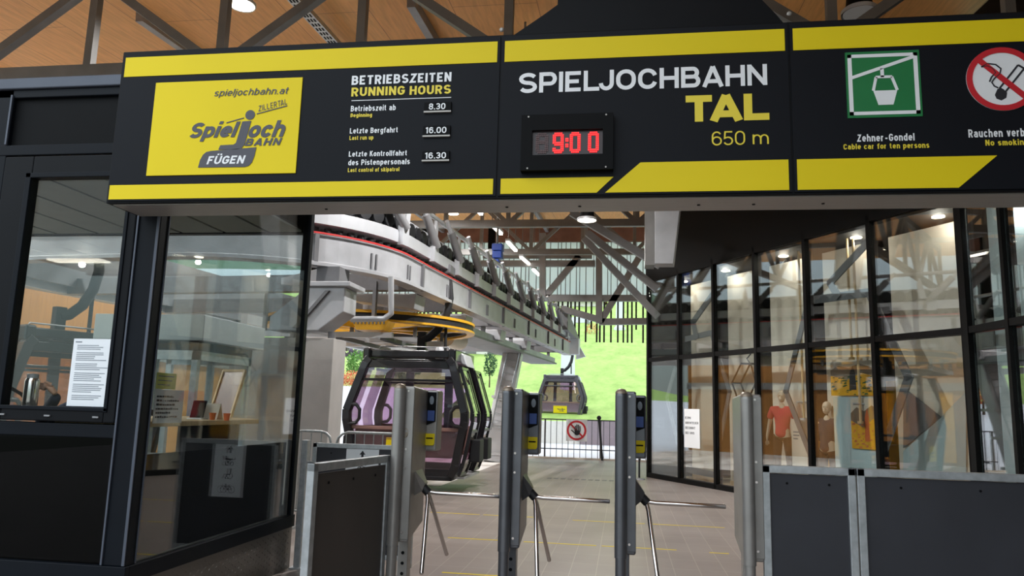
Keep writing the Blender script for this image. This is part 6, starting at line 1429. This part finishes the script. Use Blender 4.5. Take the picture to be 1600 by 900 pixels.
# white column with price lines, rods, posters
a_, c_ = pane_s(1242, 700, -.55)[0], pane_s(1266, 700, -.55)[0]; zt4 = pane_s(1254, 655, -.55)[1]
pd = thing('display_pedestal', 'white pedestal beside the red-shirted mannequin', 'pedestal', fp((a_+c_)/2, 0, -.55))
m_ = MB(); fbx(m_, a_, c_, -.70, -.48, .02, zt4); m_.build('block', 'shopwall', pd); m_ = MB()
for k in range(3): fbx(m_, a_+.05, a_+.05+(c_-a_)*(.5-.1*k), -.481, -.478, zt4-.25-.06*k, zt4-.225-.06*k)
m_.build('print_lines', 'inklight', pd)
for k, (px, y0, y1, lb) in enumerate(((1256, 546, 655, 'pale pole standing beside the red-shirted mannequin'), (1345, 405, 660, 'pale pole rising in front of the mountain posters, right one'), (1331, 418, 560, 'pale pole rising above the mountain posters, left one'))):
    s0, z0 = pane_s(px, y1, -.40); _, z1 = pane_s(px, y0, -.40); p = fp(s0, z0, -.40)
    t = thing('display_pole', lb, 'pole', p, 0, 'pale display poles'); MB().tube(p, (p.x, p.y, 4.55), .022, 10).build('pole', 'wood', t)
    MB().tube((p.x-.12, p.y-.02, z0+.3), (p.x+.12, p.y+.02, z0+.3), .02, 8).build('clamp', 'galvl', t)
    if k != 0: MB().lathe([(.05, -.02), (.05, .02)], p, 14).build('end_disc', 'wood', t)
    else: MB().lathe([(.07, -.02), (.07, .02)], p, 14).build('end_disc', 'galvl', t)
def poster(label, px0, px1, py0, py1, n_, seed):
    a_, c_ = pane_s(px0, (py0+py1)/2, n_)[0], pane_s(px1, (py0+py1)/2, n_)[0]; z1, z0 = pane_s((px0+px1)/2, py0, n_)[1], pane_s((px0+px1)/2, py1, n_)[1]
    t = thing('landscape_poster', label, 'poster', fp((a_+c_)/2, z0, n_), 0, 'landscape posters')
    m_ = MB(); fbx(m_, a_, c_, n_-.01, n_, z0, z1); m_.build('sheet', 'shopwall', t)
    U = lambda x, z: fp(a_+(c_-a_)*x, z0+(z1-z0)*z, n_+.001)
    random.seed(seed)
    MB().prism([U(0, 0), U(1, 0), U(1, .72), U(.7, .86), U(.45, .74), U(.2, .82), U(0, .70)], FN*.001).build('far_ridge', 'turncap', t)
    MB().prism([U(0, 0)+FN*.001, U(1, 0)+FN*.001, U(1, .50)+FN*.001, U(.75, .60)+FN*.001, U(.4, .42)+FN*.001, U(0, .55)+FN*.001], FN*.001).build('meadow', 'yel', t)
    m_ = MB()
    for i in range(60):
        x, z = random.uniform(.03, .97), random.uniform(.02, .5); s_ = random.uniform(.01, .05)
        m_.prism([U(x-s_, z-s_*.5)+FN*.002, U(x+s_, z-s_*.3)+FN*.002, U(x+s_*.6, z+s_*.6)+FN*.002, U(x-s_*.7, z+s_*.5)+FN*.002], FN*.0006)
    m_.build('meadow_specks', ['leafo', 'leafd'][seed % 2], t)
    m_ = MB(); m_.prism([U(.45, .15)+FN*.003, U(.62, .15)+FN*.003, U(.60, .62)+FN*.003, U(.55, .80)+FN*.003, U(.47, .62)+FN*.003], FN*.0006); m_.build('walker_figure', 'orange' if seed % 2 == 0 else 'ink', t)
    return t
poster('upper landscape poster with a dark walker on a yellow meadow', 1298, 1364, 560, 618, -.60, 5)
poster('lower landscape poster with an orange figure on a yellow meadow', 1330, 1378, 622, 702, -.46, 8)
a_, c_ = pane_s(1306, 700, -.5)[0], pane_s(1376, 700, -.5)[0]; zt5 = pane_s(1340, 620, -.5)[1]
bp_ = thing('blue_display_block', 'pale blue display block behind the lower landscape poster', 'block', fp((a_+c_)/2, 0, -.55)); m_ = MB(); fbx(m_, a_, c_, -.60, -.48, .02, zt5); m_.build('block', 'shopblue', bp_)
a_, c_ = pane_s(1278, 705, -.9)[0], pane_s(1296, 705, -.9)[0]
yb_ = thing('yellow_box', 'yellow box in the dark gap between mannequin and posters', 'box', fp((a_+c_)/2, 0, -1.0)); m_ = MB(); fbx(m_, a_-.1, c_, -1.3, -.95, .02, pane_s(1287, 690, -.95)[1]); m_.build('carton', 'yel', yb_, bevel=.01)
a_, c_ = pane_s(1383, 650, -1.1)[0], pane_s(1420, 650, -1.1)[0]
yb2 = thing('yellow_board', 'tall yellow board in the dark gap right of the posters', 'board', fp((a_+c_)/2, 0, -1.15)); m_ = MB(); fbx(m_, a_, c_, -1.2, -1.15, .02, pane_s(1400, 595, -1.15)[1]); m_.build('board', 'yel', yb2)
# street-side bay: blue-grey blind panel
def gq2(px, py, n_):
    v = ray(px, py); P0 = CORNER+GN*n_; t = ((P0-CAMP).dot(GN))/v.dot(GN); p = CAMP+v*t; return (p-CORNER).dot(GD), p.z
bl_ = thing('blind_panel', 'grey-blue blind panel behind the street side glass at the right edge', 'panel', CORNER+GD*.8-GN*.3)
m_ = MB(); gbx(m_, .16, 1.0, -.32, -.30, .1, 4.55); m_.build('sheet', 'shopblue', bl_)
bl2 = thing('blind_panel', 'grey-blue blind panel behind the second street side pane', 'panel', CORNER+GD*3-GN*.3); m_ = MB(); gbx(m_, 1.6, 5.1, -.42, -.40, .1, 4.55); m_.build('sheet', 'shopblue', bl2)
